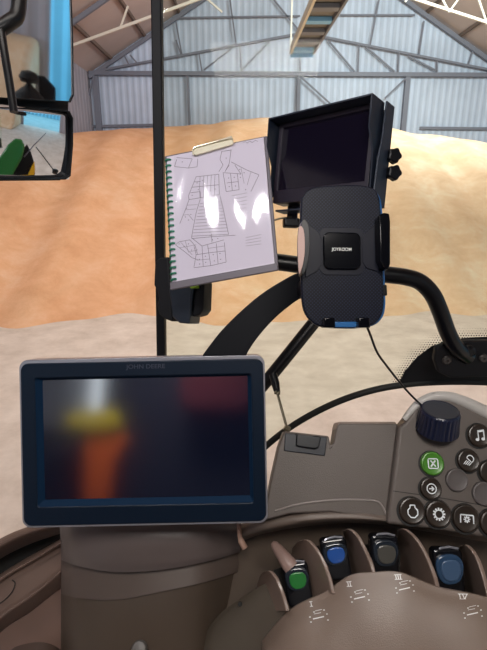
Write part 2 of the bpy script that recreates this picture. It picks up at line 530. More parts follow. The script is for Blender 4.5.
# hanging slatted conveyor along the ridge
far = onY(302, 55, 20.5); near = Vector((far.x+.25, 7.0, far.z-.1))
wd = .88
t = empty('overhead_conveyor', Matrix.Translation(far), 'brown slatted conveyor hanging below the ridge with pale blue end plate', 'conveyor')
hz = far.z
def cx(y): return far.x + (near.x-far.x)*(20.5-y)/(13.5)
for s, mm in ((-1, M['whitest']), (1, M['steelfr'])):
    wfin('side_rail', beam(NB(), (far.x+s*wd/2, 20.5, hz+.15), (near.x+s*wd/2, 7.0, hz+.15), .08, .26, Vector((0, 0, 1))), mm, t, smooth=False)
wfin('deck', beam(NB(), (far.x, 20.5, hz+.2), (near.x, 7, hz+.2), wd-.06, .05, Vector((0, 0, 1))), M['slat'], t, smooth=False)
for i in range(12):
    y = 20.2 - i*1.15
    wfin('cross_bar', beam(NB(), (cx(y)-wd/2+.05, y, hz+.1), (cx(y)+wd/2-.05, y, hz+.1), .34, .12, Vector((0, 0, 1))), M['steelfr'] if i % 3 else M['bluepl'], t, smooth=False)
bm = NB(); beam(bm, (far.x-wd/2, 20.55, hz+.06), (far.x+wd/2, 20.55, hz+.06), .06, .26, Vector((0, 0, 1)))
wfin('end_plate', bm, M['bluepl'], t, smooth=False)
bm = NB(); beam(bm, (far.x-wd/2-.02, 20.3, hz+.1), (far.x-wd/2-.02, 20.3, roofz(far.x)-.3), .06); beam(bm, (far.x+wd/2+.02, 20.3, hz), (far.x+wd/2+.02, 20.3, roofz(far.x)-.3), .06)
wfin('hanger', bm, M['whitest'], t, smooth=False)

# grain heap
def pw(x, pts):
    if x <= pts[0][0]: return pts[0][1]
    for (a, b), (c, d) in zip(pts, pts[1:]):
        if x <= c:
            t = (x-a)/(c-a); t = t*t*(3-2*t); return b+(d-b)*t
    return pts[-1][1]

def hash2(x, y):
    return (math.sin(x*1.7+y*.6)+math.sin(x*.7-y*1.3+2)+math.sin(x*2.9+y*2.1+1)*.5+math.sin(y*3.7-x*3.1)*.25)/2.75

def heapz(x, y):
    yf = pw(x, [(-7.5, 7.2), (-4.1, 8.2), (-3.0, 8.9), (-1.5, 8.9), (.1, 8.4), (5, 9.2), (9, 9), (14, 5)]) + .18*math.sin(x*2.3) + .1*math.sin(x*5.1+1)
    h = pw(x, [(-7.5, 3.75), (-3.8, 4.5), (0, 4.85), (2.5, 4.95), (5, 4.7), (8.1, 3.98), (13, 3.1)]) + .05*math.sin(x*1.9)
    s = .52*(y-yf)
    if s <= -.3: return -.15
    foot = .25
    s = s if s > foot else (foot+ (s-foot)*.75)
    k = .5
    z = -k*math.log(math.exp(-s/k)+math.exp(-h/k)) if s < 30 else h
    if y > 18: z -= (y-18)*.02
    return z + .035*hash2(x*1.1, y*1.1)*min(1, max(0, z*2))

bm = NB(); nx, ny = 150, 90
X0, X1, Y0, Y1 = XL+.02, XR-.02, 5.0, YB-.4
g = [[bm.verts.new((X0+(X1-X0)*i/nx, Y0+(Y1-Y0)*j/ny, heapz(X0+(X1-X0)*i/nx, Y0+(Y1-Y0)*j/ny))) for i in range(nx+1)] for j in range(ny+1)]
for j in range(ny):
    for i in range(nx): bm.faces.new((g[j][i], g[j][i+1], g[j+1][i+1], g[j+1][i]))
base = [[bm.verts.new((X0+(X1-X0)*i/nx, (Y0, Y1)[e], -.18)) for i in range(nx+1)] for e in (0, 1)]
for i in range(nx):
    bm.faces.new((base[0][i], base[0][i+1], g[0][i+1], g[0][i])); bm.faces.new((g[-1][i], g[-1][i+1], base[1][i+1], base[1][i]))
o = fin('grain_heap', bm, M['grain']); tag(o, 'huge orange-tan heap of loose grain sloping across the shed floor', 'grain', kind='stuff')

# a second low bank of grain against the right wall, seen in the mirrors
bm = NB(); prism(bm, [(XR-3.2, -.02), (XR-.02, -.02), (XR-.02, 2.8), (XR-.8, 2.7)], 0, 9.5)
bm.transform(Matrix.Translation((0, -1.7, 0)) @ Matrix.Rotation(PI/2, 4, 'X'))
o = fin('grain_bank', bm, M['grain'], bevel=.2); tag(o, 'pale bank of grain against the shed wall seen in the side mirror', 'grain', kind='stuff')

# ================================================================ CAB GLAZING
YG = 1.1
o = fin('trim_1', beam(NB(), onY(156.5, -40, YG), onY(164.5, 560, YG), .021, .03), M['blackm'], bevel=.003); tag(o, kind='structure')
seal_px = [(236, 500), (252, 462), (272, 441), (300, 421), (335, 403), (370, 391), (405, 384.5), (440, 382), (480, 382), (530, 385), (570, 392)]
sp = cat([onY(x, y, YG) for x, y in seal_px], 6)
o = fin('trim_2', tube(NB(), sp, .0085, 12), M['rubber']); tag(o, kind='structure')
# pane right of the pillar, above the seal
pm = PL(onY(160, 200, YG), Vector((1, 0, 0)), Vector((0, 0, 1)))
outl = [pm.uv(158, -60), pm.uv(164, 520)] + [(p.x-pm.o.x, p.z-pm.o.z) for p in sp[2:]] + [pm.uv(575, -60)]
bm = NB(); prism(bm, outl, -.002, .002); o = fin('window_1', bm, M['pane'], mw=pm.m, smooth=False); tag(o, kind='structure')
# black printed border in the pane's corner, with its fading dots
bz = .004
fr = [(396, 388), (405, 371), (417, 357), (432, 346), (449, 340), (470, 337.5), (500, 336), (560, 336), (566, 388), (480, 381), (440, 381)]
bm = NB(); prism(bm, pm.uvs(fr, bz), .0035, .0045)
edge = [(396, 390), (404, 372), (416, 358), (431, 347), (448, 341), (470, 338.5), (500, 337), (560, 337)]
for py in range(0, 26):
    for px in range(0, 72):
        X = 392+px*2.6+(py % 2)*1.3; Y = 324+py*2.3
        if Y > 385: continue
        # distance above the border line
        best = 99
        for (a, b), (c, d) in zip(edge, edge[1:]):
            L2 = (c-a)**2+(d-b)**2; t_ = max(0, min(1, ((X-a)*(c-a)+(Y-b)*(d-b))/L2)); best = min(best, math.hypot(X-a-t_*(c-a), Y-b-t_*(d-b)))
        inside = any(a <= X <= c and Y > b+(d-b)*(X-a)/(c-a)+1 for (a, b), (c, d) in zip(edge, edge[1:]))
        if inside or best > 11.5: continue
        u, v = pm.uv(X, Y, bz); disc(bm, u, v, .0024*(1-best/14), .0042, 6)
o = fin('trim_3', bm, M['blackm'], mw=pm.m, smooth=False); tag(o, kind='structure')

# ================================================================ SIDE MIRROR
mo = W(36, 92, 1.65)
inc = (mo-CAM).normalized(); tgt = Vector((1, -.26, -.10)).normalized()
nrm = (tgt-inc).normalized()
ex = Vector((0, 0, 1)).cross(nrm)
pmir = PL(mo, ex, nrm.cross(ex))
t = empty('side_mirror', pmir.m, 'black-framed twin-glass side mirror hanging outside the open cab window', 'mirror')
hous = [(-60, -30), (73, -30), (74.5, 40), (76, 100), (75, 145), (73, 178), (67, 182.5), (-60, 184)]
bm = NB(); prism(bm, pmir.uvs(hous), -.10, -.05); fin('housing', bm, M['blackm'], t, bevel=.006)
up_ = [(-58, -28), (70, -28), (72.5, 40), (73, 96), (70, 102.5), (-58, 95)]
lo_ = [(-58, 106), (2, 107), (50, 108), (69, 111), (72.5, 118), (72.5, 145), (70, 176), (65, 179.5), (-58, 181)]
def frame_ring(pts, wpx=2.0):
    P2 = pmir.uvs(pts); c = Vector((sum(p[0] for p in P2)/len(P2), sum(p[1] for p in P2)/len(P2)))
    inner = [tuple(Vector(p)+(c-Vector(p)).normalized()*.006) for p in P2]
    return P2, inner
for pts, nm in ((up_, 'upper'), (lo_, 'lower')):
    P2, inn = frame_ring(pts)
    bm = NB(); ring(bm, [tuple(Vector(p)*1) for p in P2], inn, -.051, .006); fin('frame', bm, M['black'], t, bevel=.001)
bm = NB(); prism(bm, pmir.uvs(up_), -.052, .0005); o = fin('mirror_glass', bm, M['mirror'], t, smooth=False); o['label'] = 'upper flat mirror glass'
# the lower glass leans down a little
tgt2 = Vector((1, -.12, -.30)).normalized(); q0 = pmir.w(*pmir.uv(36, 145)); n2 = (tgt2-(q0-CAM).normalized()).normalized()
plow = PL(q0, Vector((0, 0, 1)).cross(n2), Vector((0, 0, 1)))
plow = PL(q0, plow.ex, n2.cross(plow.ex))
bm = NB(); uu = plow.uvs(lo_)
# slightly domed wide-angle glass
gx = 14
xs = [p[0] for p in uu]; ys = [p[1] for p in uu]; x0, x1, y0, y1 = plow.uv(-20, 145)[0], plow.uv(71.5, 145)[0], plow.uv(36, 180)[1], plow.uv(36, 108.5)[1]
R_ = 1.4
XC = plow.uv(38, 145)[0]
def reflect_dome(px, py, dist):
    c = plow.w(XC, 0, -R_); d = ray(px, py).normalized(); L = CAM-c; b = L.dot(d); q = CAM + d*(-b-math.sqrt(b*b-(L.dot(L)-R_*R_)))
    n = (q-c).normalized(); return q + (d-2*d.dot(n)*n)*dist
gv = [[None]*(gx+1) for _ in range(gx+1)]
for j in range(gx+1):
    for i in range(gx+1):
        x = x0+(x1-x0)*i/gx; y = y0+(y1-y0)*j/gx; xc = x-plow.uv(38, 145)[0]
        gv[j][i] = bm.verts.new(plow.w(x, y, math.sqrt(R_*R_-xc*xc-y*y)-R_))
for j in range(gx):
    for i in range(gx): bm.faces.new((gv[j][i], gv[j][i+1], gv[j+1][i+1], gv[j+1][i]))
o = wfin('mirror_glass', bm, M['mirror'], t); o['label'] = 'lower domed wide-angle mirror glass'
s_ = o.modifiers.new('solid', 'SOLIDIFY'); s_.thickness = .002; s_.offset = -1
# arm and small lamp at the top left
bm = NB(); tube(bm, cat([W(-40, 42, 1.36), W(-8, 32, 1.38), W(10, 22, 1.39), W(18, 12, 1.4), W(20, -25, 1.4)], 5), .022, 12)
wfin('bracket', bm, M['black'], t)
bm = NB(); tube(bm, cat([W(0, 22, 1.38), W(4, 50, 1.38), W(9, 80, 1.39), W(14, 112, 1.4)], 5), .012, 10)
wfin('stay', bm, M['black'], t)

# what the mirrors show: the tractor's rear flank
def flat(name, P, pts, dist, thick, m, label, catg, bevel=.01):
    Q = [reflect_dome(x, y, dist) if P is plow else reflect_at(P, x, y, dist) for x, y in pts]
    X = (Q[1]-Q[0]); n = X.cross(Q[2]-Q[0]).normalized(); B = PL(Q[0], X, n.cross(X))
    uv = [((q-B.o).dot(B.ex), (q-B.o).dot(B.ey)) for q in Q]
    bm = NB(); prism(bm, uv, -thick, 0); o = fin(name, bm, m, mw=B.m, bevel=bevel)
    return tag(o, label, catg)
def lowp(x, y): return (x, y)

# ================================================================ CLIPBOARD AND NOTEBOOK
pc = fit_rect([(166, 156), (267, 135.5), (278, 268), (171, 289)], .8, .12)
t = empty('clipboard', pc.m, 'grey clipboard with chrome clip leaning on the pillar latch', 'clipboard')
B_ = [(164.5, 156), (267, 135.5), (278.5, 270), (171, 290)]
bm = NB(); prism(bm, pc.uvs(B_), -.004, 0); fin('board', bm, M['board'], t, bevel=.0015)
lip = [(171, 283), (278, 263.5), (278.5, 271), (171, 290.5)]
bm = NB(); prism(bm, pc.uvs(lip), 0, .005); fin('bottom_edge', bm, M['board'], t, bevel=.0015)
bm = NB(); prism(bm, pc.uvs([(195, 149), (233, 138.5), (234.5, 146), (233, 147.5), (197, 158), (194.5, 156)]), .006, .009); fin('clip', bm, M['clip'], t, bevel=.0012)
bm = NB()
tube(bm, [(*pc.uv(195, 158), .010), (*pc.uv(194.5, 153), .0105), (*pc.uv(197, 150.5), .011), (*pc.uv(231, 141.5), .011), (*pc.uv(234, 142), .0105), (*pc.uv(234.5, 146.5), .010)], .0012, 8)
fin('clip_wire', bm, M['clip'], t)
# notebook
n = empty('spiral_notebook', pc.m @ Matrix.Translation((0, 0, .0005)), 'spiral-bound notebook page with a hand-drawn plot map, clipped to the grey board', 'notebook')
pg = [(167.5, 158), (264, 138.5), (275, 265), (173, 284)]
bm = NB(); prism(bm, pc.uvs(pg), 0, .0035); fin('page', bm, M['paper'], n, bevel=.0004)
bm = NB(); lw = .00085
Z = .0038
def mp(x, y): return pc.uv(140+x/3.247, 120+y/3.247)
def pl_(pts, closed=False, w=1.0): polyline(bm, [mp(*p) for p in pts], lw*w, Z, closed)
pl_([(122, 132), (115, 155), (160, 160), (172, 130), (122, 126)])
pl_([(160, 160), (188, 156), (190, 130)])
pl_([(185, 188), (258, 180), (260, 246), (162, 262), (160, 250), (185, 188)])
for x in (198, 210, 222, 234, 246): pl_([(x, 187-(x-185)*.1), (x-2, 218)], w=.8); pl_([(x-2, 218), (x-1, 256-(x-198)*.1)], w=.8)
pl_([(172, 222), (258, 214)]); pl_([(166, 240), (198, 236), (200, 258)]); pl_([(178, 205), (200, 203)])
pl_([(162, 262), (148, 300), (132, 340)]); pl_([(198, 262), (186, 300), (178, 340), (170, 385), (204, 412)])
pl_([(150, 295), (184, 292)], w=.7); pl_([(145, 312), (160, 310), (176, 330)], w=.7); pl_([(156, 280), (190, 278)], w=.7)
pl_([(262, 250), (272, 290), (290, 375)])
for i in range(11):
    yy = 272+i*10.5; xl = 198-i*2.6; xr = 266+i*2.3
    pl_([(xl, yy+3), (xr, yy-3)], w=.8)
pl_([(170, 388), (235, 382), (312, 377)]); pl_([(204, 412), (275, 392)]); pl_([(235, 372), (236, 400)])
pl_([(178, 480), (185, 440), (178, 412)]); pl_([(178, 482), (235, 475), (282, 464), (276, 400)])
pl_([(222, 408), (232, 474)]); pl_([(185, 440), (226, 434), (278, 428)]); pl_([(250, 404), (256, 470)]); pl_([(204, 412), (208, 478)])
pl_([(222, 420), (275, 412)], w=.7); pl_([(186, 458), (228, 454)], w=.7)
pl_([(118, 408), (130, 398), (165, 392), (182, 412), (190, 440)]); pl_([(118, 408), (150, 432), (172, 450), (190, 456)])
pl_([(150, 396), (160, 432)], w=.7); pl_([(135, 400), (172, 440)], w=.7); pl_([(130, 418), (185, 408)], w=.7); pl_([(160, 432), (190, 424)], w=.7)
pl_([(268, 105), (262, 132), (272, 150), (258, 172)]); pl_([(298, 100), (292, 145), (278, 172)]); pl_([(268, 106), (298, 102)])
pl_([(272, 175), (318, 178), (324, 230), (282, 236), (272, 175)]); pl_([(284, 208), (320, 204)]); pl_([(296, 177), (302, 233)])
pl_([(298, 140), (345, 165), (388, 182), (362, 236)]); pl_([(292, 150), (278, 172)]); pl_([(310, 150), (330, 180), (318, 178)]); pl_([(330, 160), (340, 210)], w=.7); pl_([(362, 172), (350, 215)], w=.7)
for i in range(6): pl_([(300+i*4, 250+i*11), (350-i, 240+i*12)], w=.6)
for i in range(4): pl_([(345, 385+i*9), (395, 375+i*10)], w=.6)
pl_([(336, 78), (345, 74), (350, 80), (358, 72), (366, 78), (376, 70), (384, 74)], w=.9)
dots = [(140, 140), (188, 208), (205, 200), (192, 230), (210, 235), (230, 232), (246, 228), (172, 248), (150, 318), (160, 328), (168, 310), (154, 290), (195, 455), (215, 445), (196, 470), (216, 465),
        (240, 440), (262, 436), (244, 460), (264, 455), (238, 392), (255, 388), (130, 405), (146, 414), (160, 405), (170, 425), (282, 128), (290, 192), (308, 190), (292, 220), (312, 218), (326, 165), (340, 175), (328, 190), (345, 230)]
dots += [(227+i*.3, 262+i*10.5) for i in range(12)]
for x, y in dots:
    u, v = mp(x, y); disc(bm, u, v, .0010, Z, 6)
o = fin('drawing', bm, M['ink'], n, smooth=False); o['label'] = 'pencil plot plan with numbered parcels'
bm = NB()
for i in range(21):
    y = 162 + i*5.95; x = 169.2+i*.28
    u, v = pc.uv(x, y)
    pts = [(u-.0048, v, .0), (u-.0042, v+.0006, .0052), (u, v+.0012, .0068), (u+.0035, v+.0014, .005), (u+.004, v+.0014, .0034)]
    tube(bm, cat(pts, 3), .0019, 6)
fin('spiral_binding', bm, M['spiral'], n)
# clear sleeve over the page, wrinkled
bm = NB(); sx, sy = 44, 52
P00 = [pc.uv(*p) for p in ((176, 158), (263.5, 140), (274, 263), (177, 282))]
gv = []
for j in range(sy+1):
    row = []
    for i in range(sx+1):
        a, b = i/sx, j/sy
        u = (P00[0][0]*(1-a)+P00[1][0]*a)*(1-b)+(P00[3][0]*(1-a)+P00[2][0]*a)*b
        v = (P00[0][1]*(1-a)+P00[1][1]*a)*(1-b)+(P00[3][1]*(1-a)+P00[2][1]*a)*b
        z = .0062 + .0006*math.sin(a*17+b*4+1.2*math.sin(b*5))+.0007*math.sin(b*5.5+a*5+.8)
        row.append(bm.verts.new((u, v, z)))
    gv.append(row)
for j in range(sy):
    for i in range(sx): bm.faces.new((gv[j][i], gv[j][i+1], gv[j+1][i+1], gv[j+1][i]))
o = fin('plastic_sleeve', bm, M['sleeve'], n)
open('/tmp/dbg','w').write(str((pc.ez, W(248,212,.8), reflect_at(pc, 248, 212, 1.0)-W(248,212,.8))))

# window latch behind the clipboard
pt = PL.view(180, 292, .93, -18, 0, 0)
t = empty('window_latch', pt.m, 'black plastic window latch on the pillar below the clipboard', 'latch')
bm = NB(); prism(bm, pt.uvs([(156, 262), (161, 258), (170, 257), (172, 290), (174, 322), (166, 319), (160, 314), (158, 304), (160, 300), (158, 289), (155, 286)]), -.05, .006); fin('body', bm, M['blackm'], t, bevel=.004)
bm = NB(); prism(bm, pt.uvs([(172, 288), (196, 283), (192, 324), (182, 323), (175, 317)]), -.04, .014); fin('handle', bm, mat('latch_handle', (26, 34, 46), .4), t, bevel=.004)
bm = NB(); prism(bm, pt.uvs([(196, 284), (205, 281), (204, 310), (200, 315), (193, 317)]), -.04, .004); fin('grip', bm, M['blackm'], t, bevel=.003)
bm = NB(); prism(bm, pt.uvs([(193, 287), (200, 286), (200, 288.5), (194, 289)]), .004, .016); fin('indicator', bm, mat('lime_mark', (150, 190, 30), .5), t)

# ================================================================ GRAB RAIL
t = empty('grab_rail', Matrix.Translation(W(465, 357, 1.03)), 'bent black tubular grab rail bolted to the window corner', 'rail')
pts = [W(225, 256, .98), W(262, 260, .98), W(300, 265, .98), W(345, 270, .98), W(385, 274.5, .98), (W(405, 277, .98)), W(420, 282, .985), W(432, 294, .99), W(440, 311, 1.0), W(448, 333, 1.02), W(456, 347, 1.035), W(468, 357, 1.06)]
wfin('tube', tube(NB(), cat(pts, 6), .0175, 20), M['tube'], t)
pts = [W(258, 391, .99), W(275, 371, .985), W(300, 340, .98), W(325, 309, .98), W(352, 276, .985)]
wfin('brace_tube', tube(NB(), cat(pts, 4), .0135, 16), M['tube'], t)
pp = PL(W(455, 358, 1.055), Vector((1, 0, 0)), Vector((0, 0, 1)))
bm = NB(); prism(bm, pp.uvs([(436, 348), (446, 343), (470, 341), (500, 341), (500, 377), (450, 378), (438, 372), (434, 360)]), -.016, 0)
bm.transform(pp.m); wfin('mounting_plate', bm, M['blackm'], t, bevel=.004)
for px, py in ((446.5, 360), (483, 358)):
    u, v = pp.uv(px, py); bm = NB(); lathe(bm, [(.0105, 0), (.0105, .003), (.0075, .006), (.003, .006), (.003, .003)], 24, Matrix.Translation((u, v, 0))); bm.transform(pp.m)
    wfin('bolt', bm, mat('bolt_metal', (86, 82, 80), .35, .6), t)
u, v = pp.uv(467, 350); bm = NB(); lathe(bm, [(.014, 0), (.014, .012), (.008, .018)], 20, Matrix.Translation((u, v, 0))); bm.transform(pp.m); wfin('end_cap', bm, M['tube'], t)

t = empty('gas_strut', Matrix.Translation(W(288, 430, .9)), 'thin metal strut with black sleeve running down to the console', 'strut')
wfin('sleeve', tube(NB(), [W(273, 374, .955), W(275.5, 384, .95), W(277, 391, .945)], [.0085, .0085, .0065], 14), M['black'], t)
wfin('rod', tube(NB(), [W(277, 392, .945), W(288, 432, .9)], .0026, 10), M['rod'], t)
bm = NB(); tube(bm, [W(274.5, 392, .945), W(280, 393, .945)], .0045, 10); wfin('joint', bm, M['rod'], t)
bm = NB(); tube(bm, [W(284.5, 427, .9), W(289.5, 430, .9)], .006, 10); wfin('lower_joint', bm, M['rod'], t)

# ================================================================ CAMERA MONITOR
def from_pts(a, b, c):
    return PL((a+b+c)/3, b-a, a-c)
A = W(284, 128.5, .80); Bp = W(373, 109, .69); Cc = W(282.5, 190.5, .80)
pm2 = from_pts(A, Bp, Cc)
t = empty('camera_monitor', pm2.m, 'small black monitor with flared sunshade on a bracket behind the phone holder', 'monitor')
def U(x, y, z=0): return pm2.uv(x, y, z)
ax, ay = U(284, 128.5); bx_, by_ = U(373, 109); cx_, cy_ = U(282.5, 190.5)
sx0, sx1, sy1, sy0 = ax, bx_, (ay+by_)/2, cy_
m_ = .007
bm = NB(); prism(bm, rr(sx0-m_, sy0-.022, sx1+m_, sy1+m_, .004), -.026, -.001); fin('housing', bm, M['black'], t, bevel=.003)
bm = NB(); prism(bm, rr(sx0, sy0, sx1, sy1, .002), -.001, .0012); fin('screen', bm, M['screen2'], t, smooth=False)
bm = NB(); o1 = rr(sx0-m_, sy0-.022, sx1+m_, sy1+m_, .004); i1 = rr(sx0, sy0, sx1, sy1, .001); ring(bm, o1, i1, -.001, .004); fin('bezel', bm, mat('monitor_bezel', (30, 24, 38), .45), t, bevel=.001)
# sunshade: roof and two tapering cheeks
H = .028; tk = .0025; xL, xR, yT, yB_ = sx0-m_-.003, sx1+m_+.003, sy1+m_+.003, sy0-.01
bm = NB(); prism(bm, [(0, 0), (H, .006), (H, .009), (0, .003)], 0, 1)
bm = NB(); box(bm, xL, yT-tk, -.01, xR, yT, H); 
for x, s in ((xL, -1), (xR, 1)):
    b2 = NB(); prof = [(yT, -.01), (yT, H), (yT-.045, H*.95), (yT-.075, H*.35), (yB_, .006), (yB_, -.01)]
    v0 = [b2.verts.new((x, p[0], p[1])) for p in prof]; v1 = [b2.verts.new((x+s*(tk+.0), p[0], p[1])) for p in prof]
    b2.faces.new(v0); b2.faces.new(v1[::-1])
    for i in range(len(prof)): b2.faces.new((v0[i], v0[(i+1) % 6], v1[(i+1) % 6], v1[i]))
    me_ = bpy.data.meshes.new('x'); b2.to_mesh(me_); bm.from_mesh(me_); b2.free(); bpy.data.meshes.remove(me_)
fin('sunshade', bm, mat('sunshade_black', (22, 30, 44), .45), t, bevel=.0008)
# bracket cheeks and knobs
bm = NB()
xb = xR+.006
b_prof = [(yT, -.03), (yT, -.005), (sy0+.055, -.002), (sy0+.03, .004), (sy0-.032, .006), (sy0-.032, -.03)]
for x in (xb,):
    v0 = [bm.verts.new((x, p[0], p[1])) for p in b_prof]; v1 = [bm.verts.new((x+.003, p[0], p[1])) for p in b_prof]
    bm.faces.new(v0); bm.faces.new(v1[::-1])
    for i in range(len(b_prof)): bm.faces.new((v0[i], v0[(i+1) % 6], v1[(i+1) % 6], v1[i]))
box(bm, xL+.004, sy0-.034, -.03, xb+.003, sy0-.031, -.004)
box(bm, xb-.008, sy0-.034, -.03, xb+.003, yT-.002, -.026)
fin('bracket', bm, mat('bracket_black', (34, 42, 56), .45), t, bevel=.0008)
bm = NB(); prism(bm, U_ := [pm2.uv(x, y) for x, y in ((279, 192), (296, 194), (295, 203), (288, 206), (287, 218), (277, 216))], -.03, -.027); fin('bracket_foot', bm, mat('bracket_foot_grey', (44, 46, 58), .5), t, bevel=.0008)
for py in (156, 173):
    Pk = W(393.5, py, .70); loc = pm2.m.inverted() @ Pk
    bm = NB()
    stp = []
    for k in range(50):
        a = 2*PI*k/50; r_ = .0105*(1+.10*math.cos(5*a)); stp.append((r_*math.cos(a), r_*math.sin(a)))
    prism(bm, stp, -.006, .006); prism(bm, circ(0, 0, .004, 12), -.016, -.006)
    bm.transform(Matrix.Translation(loc) @ Matrix.Rotation(PI/2*.62, 4, 'Y')); fin('knob', bm, M['black'], t, bevel=.002)
bm = NB(); box(bm, -.014, -.008, -.008, .014, .008, .008)
bm.transform(PL.view(291, 223, .82, 10, 0, 0).m)
o = fin('mount_clamp', bm, M['black'], bevel=.003); tag(o, 'little black clamp under the left foot of the small monitor', 'clamp')
o = fin('thin_rod', tube(NB(), [W(268, 222, .83), W(280, 218.5, .83), W(292, 217, .82)], .0016, 8), M['rod']); tag(o, 'thin metal rod between the clipboard and the little clamp', 'rod')

# ================================================================ MOUNT ARM
pa = PL.view(270, 305, .53, 0, 0, 0)
L_ = [(202, 356), (210, 345), (222, 330), (240, 312), (260, 295), (280, 282), (300, 272), (325, 268)]
R2 = [(330, 292), (304, 297), (288, 307), (272, 321), (258, 337), (249, 350), (246, 356)]
bm = NB(); prism(bm, [tuple(p) for p in cat(pa.uvs(L_), 4)] + [tuple(p) for p in cat(pa.uvs(R2), 4)], -.008, 0)
o = fin('mounting_arm', bm, mat('arm_black', (9, 11, 17), .55, spec=.15), mw=pa.m, bevel=.0015); tag(o, 'wide curved black arm rising from the display to the phone holder', 'mounting arm')

# ================================================================ PHONE HOLDER
ph = PL.view(342, 256, .45, 4, -2, 0)
t = empty('phone_holder', ph.m, 'black phone cradle with dotted back and side clamps in front of the small monitor', 'phone holder')
outl = [(301, 205), (303, 196), (309, 189), (320, 186), (345, 184.5), (362, 185), (373, 188), (379, 196), (381, 210), (382.5, 250), (384, 290), (384, 306), (381, 317), (372, 325), (355, 328), (335, 328), (322, 327), (312, 322), (304, 310), (301.5, 290), (300, 250)]
ol = [tuple(p) for p in cat(ph.uvs(outl), 4, True)]
bm = NB(); prism(bm, ol, -.006, 0); fin('back_plate', bm, M['dots'], t, bevel=.0016)
c0 = Vector(ph.uv(342, 256))
bm = NB(); prism(bm, [tuple(c0+(Vector(p)-c0)*1.0+Vector((.0042, -.0002))) for p in ol], -.013, -.0062); fin('back_shell', bm, M['navyl'], t, bevel=.0022)
bm = NB(); r0 = ph.uvs([(323, 270), (360, 233)]); prism(bm, rr(*r0[0], *r0[1], .006), -.001, .0025); fin('centre_pad', bm, M['blackg'], t, bevel=.0014)
bm = NB(); r0 = ph.uvs([(319, 275), (364, 228)]); prism(bm, rr(*r0[0], *r0[1], .008), -.001, .0006); fin('pad_surround', bm, M['navyd'], t, bevel=.0003)
bm = text_bm('JOYROOM', .0043, .00003); bm.transform(Matrix.Translation((*ph.uv(341, 250), .0028)) @ Matrix.Scale(.95, 4, (1, 0, 0))); fin('logo', bm, M['white'], t, smooth=False)
bm = NB(); prism(bm, [tuple(p) for p in cat(ph.uvs([(300, 224), (304, 226), (306, 235), (306.5, 250), (305, 263), (302, 273), (299, 277), (297.5, 262), (297, 245), (298, 230)]), 3, True)], .0, .016)
cl = fin('clamp', bm, M['black'], t, bevel=.0012)
bm = NB(); prism(bm, [tuple(p) for p in cat(ph.uvs([(300, 226), (303, 229), (304.5, 238), (304.5, 252), (303, 263), (301, 270), (299, 274), (298, 260), (297.5, 245), (298.2, 232)], .0165), 3, True)], .0161, .0175)
fin('clamp_pad', bm, M['pinkpad'], cl, bevel=.0004)
bm = NB(); prism(bm, ph.uvs([(374, 219), (379, 216), (384.5, 217), (385.5, 225), (385.5, 266), (383.5, 272), (379, 270), (375, 262)]), .0, .013)
fin('clamp', bm, M['blackg'], t, bevel=.0015)
bm = NB(); prism(bm, ph.uvs([(306, 223), (318, 232), (322, 240), (322, 264), (316, 272), (305, 278)]), -.0005, .0012); fin('clamp_slide', bm, M['navyd'], t, bevel=.0004)
bm = NB(); prism(bm, ph.uvs([(378, 221), (364, 234), (362, 240), (362, 262), (366, 268), (378, 272)]), -.0005, .0012); fin('clamp_slide', bm, M['navyd'], t, bevel=.0004)
for x in (327, 361):
    bm = NB(); prism(bm, ph.uvs([(x-5, 318), (x+5, 318), (x+6, 328), (x-6, 328)]), -.001, .010); fin('foot', bm, M['blackg'], t, bevel=.001)
bm = NB(); prism(bm, ph.uvs([(332, 322), (356, 322), (356, 327.5), (332, 327.5)]), -.001, .003); fin('foot_bridge', bm, M['navyl'], t, bevel=.0008)
bm = NB(); prism(bm, ph.uvs([(383, 284), (389, 284), (389.5, 295), (383, 295)]), -.012, -.005); fin('release_button', bm, M['black'], t, bevel=.001)
bm = NB(); tube(bm, [(*ph.uv(335, 280), -.012), (*ph.uv(325, 281), -.075)], [.012, .014], 20); fin('ball_mount', bm, M['black'], t)

# ================================================================ CHARGING CABLE
pts = [W(365, 322, .475), W(370, 334, .49), W(377, 352, .51), (W(386, 365, .53)), W(397, 379, .55), W(409, 393, .57), W(423, 407, .585)]
o = fin('charging_cable', tube(NB(), cat(pts, 6), .0013, 10), M['black']); tag(o, 'thin black cable hanging from the phone holder to the console', 'cable')

# ================================================================ MAIN DISPLAY
pd_ = PL.view(143.5, 441.5, .53, 0, 0, 1.2)
K = .53/F
t = empty('display_monitor', pd_.m, 'large dark-framed touch display standing on the brown pedestal', 'display')
hw, hh = 122.8*K, 84*K
bm = NB(); prism(bm, rr(-hw, -hh, hw, hh, .010, 8), -.030, -.0105); fin('rear_housing', bm, M['silver'], t, bevel=.004)
bm = NB(); prism(bm, rr(-hw+.0022, -hh+.0025, hw-.0022, hh-.0045, .009, 8), -.004, .0005)
# front frame with an opening
bm.free(); bm = NB()
sx0, sy0 = (Vector(pd_.uv(43, 501.5))); sx1, sy1 = (Vector(pd_.uv(247.5, 376.5)))
n_ = 8
out_ = rr(-hw+.0018, -hh+.0022, hw-.0018, hh-.0040, .009, n_); in_ = rr(sx0-.006, sy0-.006, sx1+.004, sy1+.003, .003, n_); ring(bm, out_, in_, -.0104, .0012)
fin('bezel', bm, M['navy'], t, bevel=.0012)
bm = NB(); i2 = rr(sx0, sy0, sx1, sy1, .001, n_); ring(bm, rr(-hw, -hh, hw, hh, .010, n_), rr(-hw+.0022, -hh+.0026, hw-.0022, hh-.0044, .009, n_), -.0104, .0002); fin('edge_rim', bm, M['silver'], t, bevel=.0006); bm = NB(); i1 = rr(sx0-.0065, sy0-.0065, sx1+.0045, sy1+.0035, .003, n_)
v1 = [bm.verts.new((*p, .0005)) for p in i1]; v2 = [bm.verts.new((*p, -.006)) for p in i2]
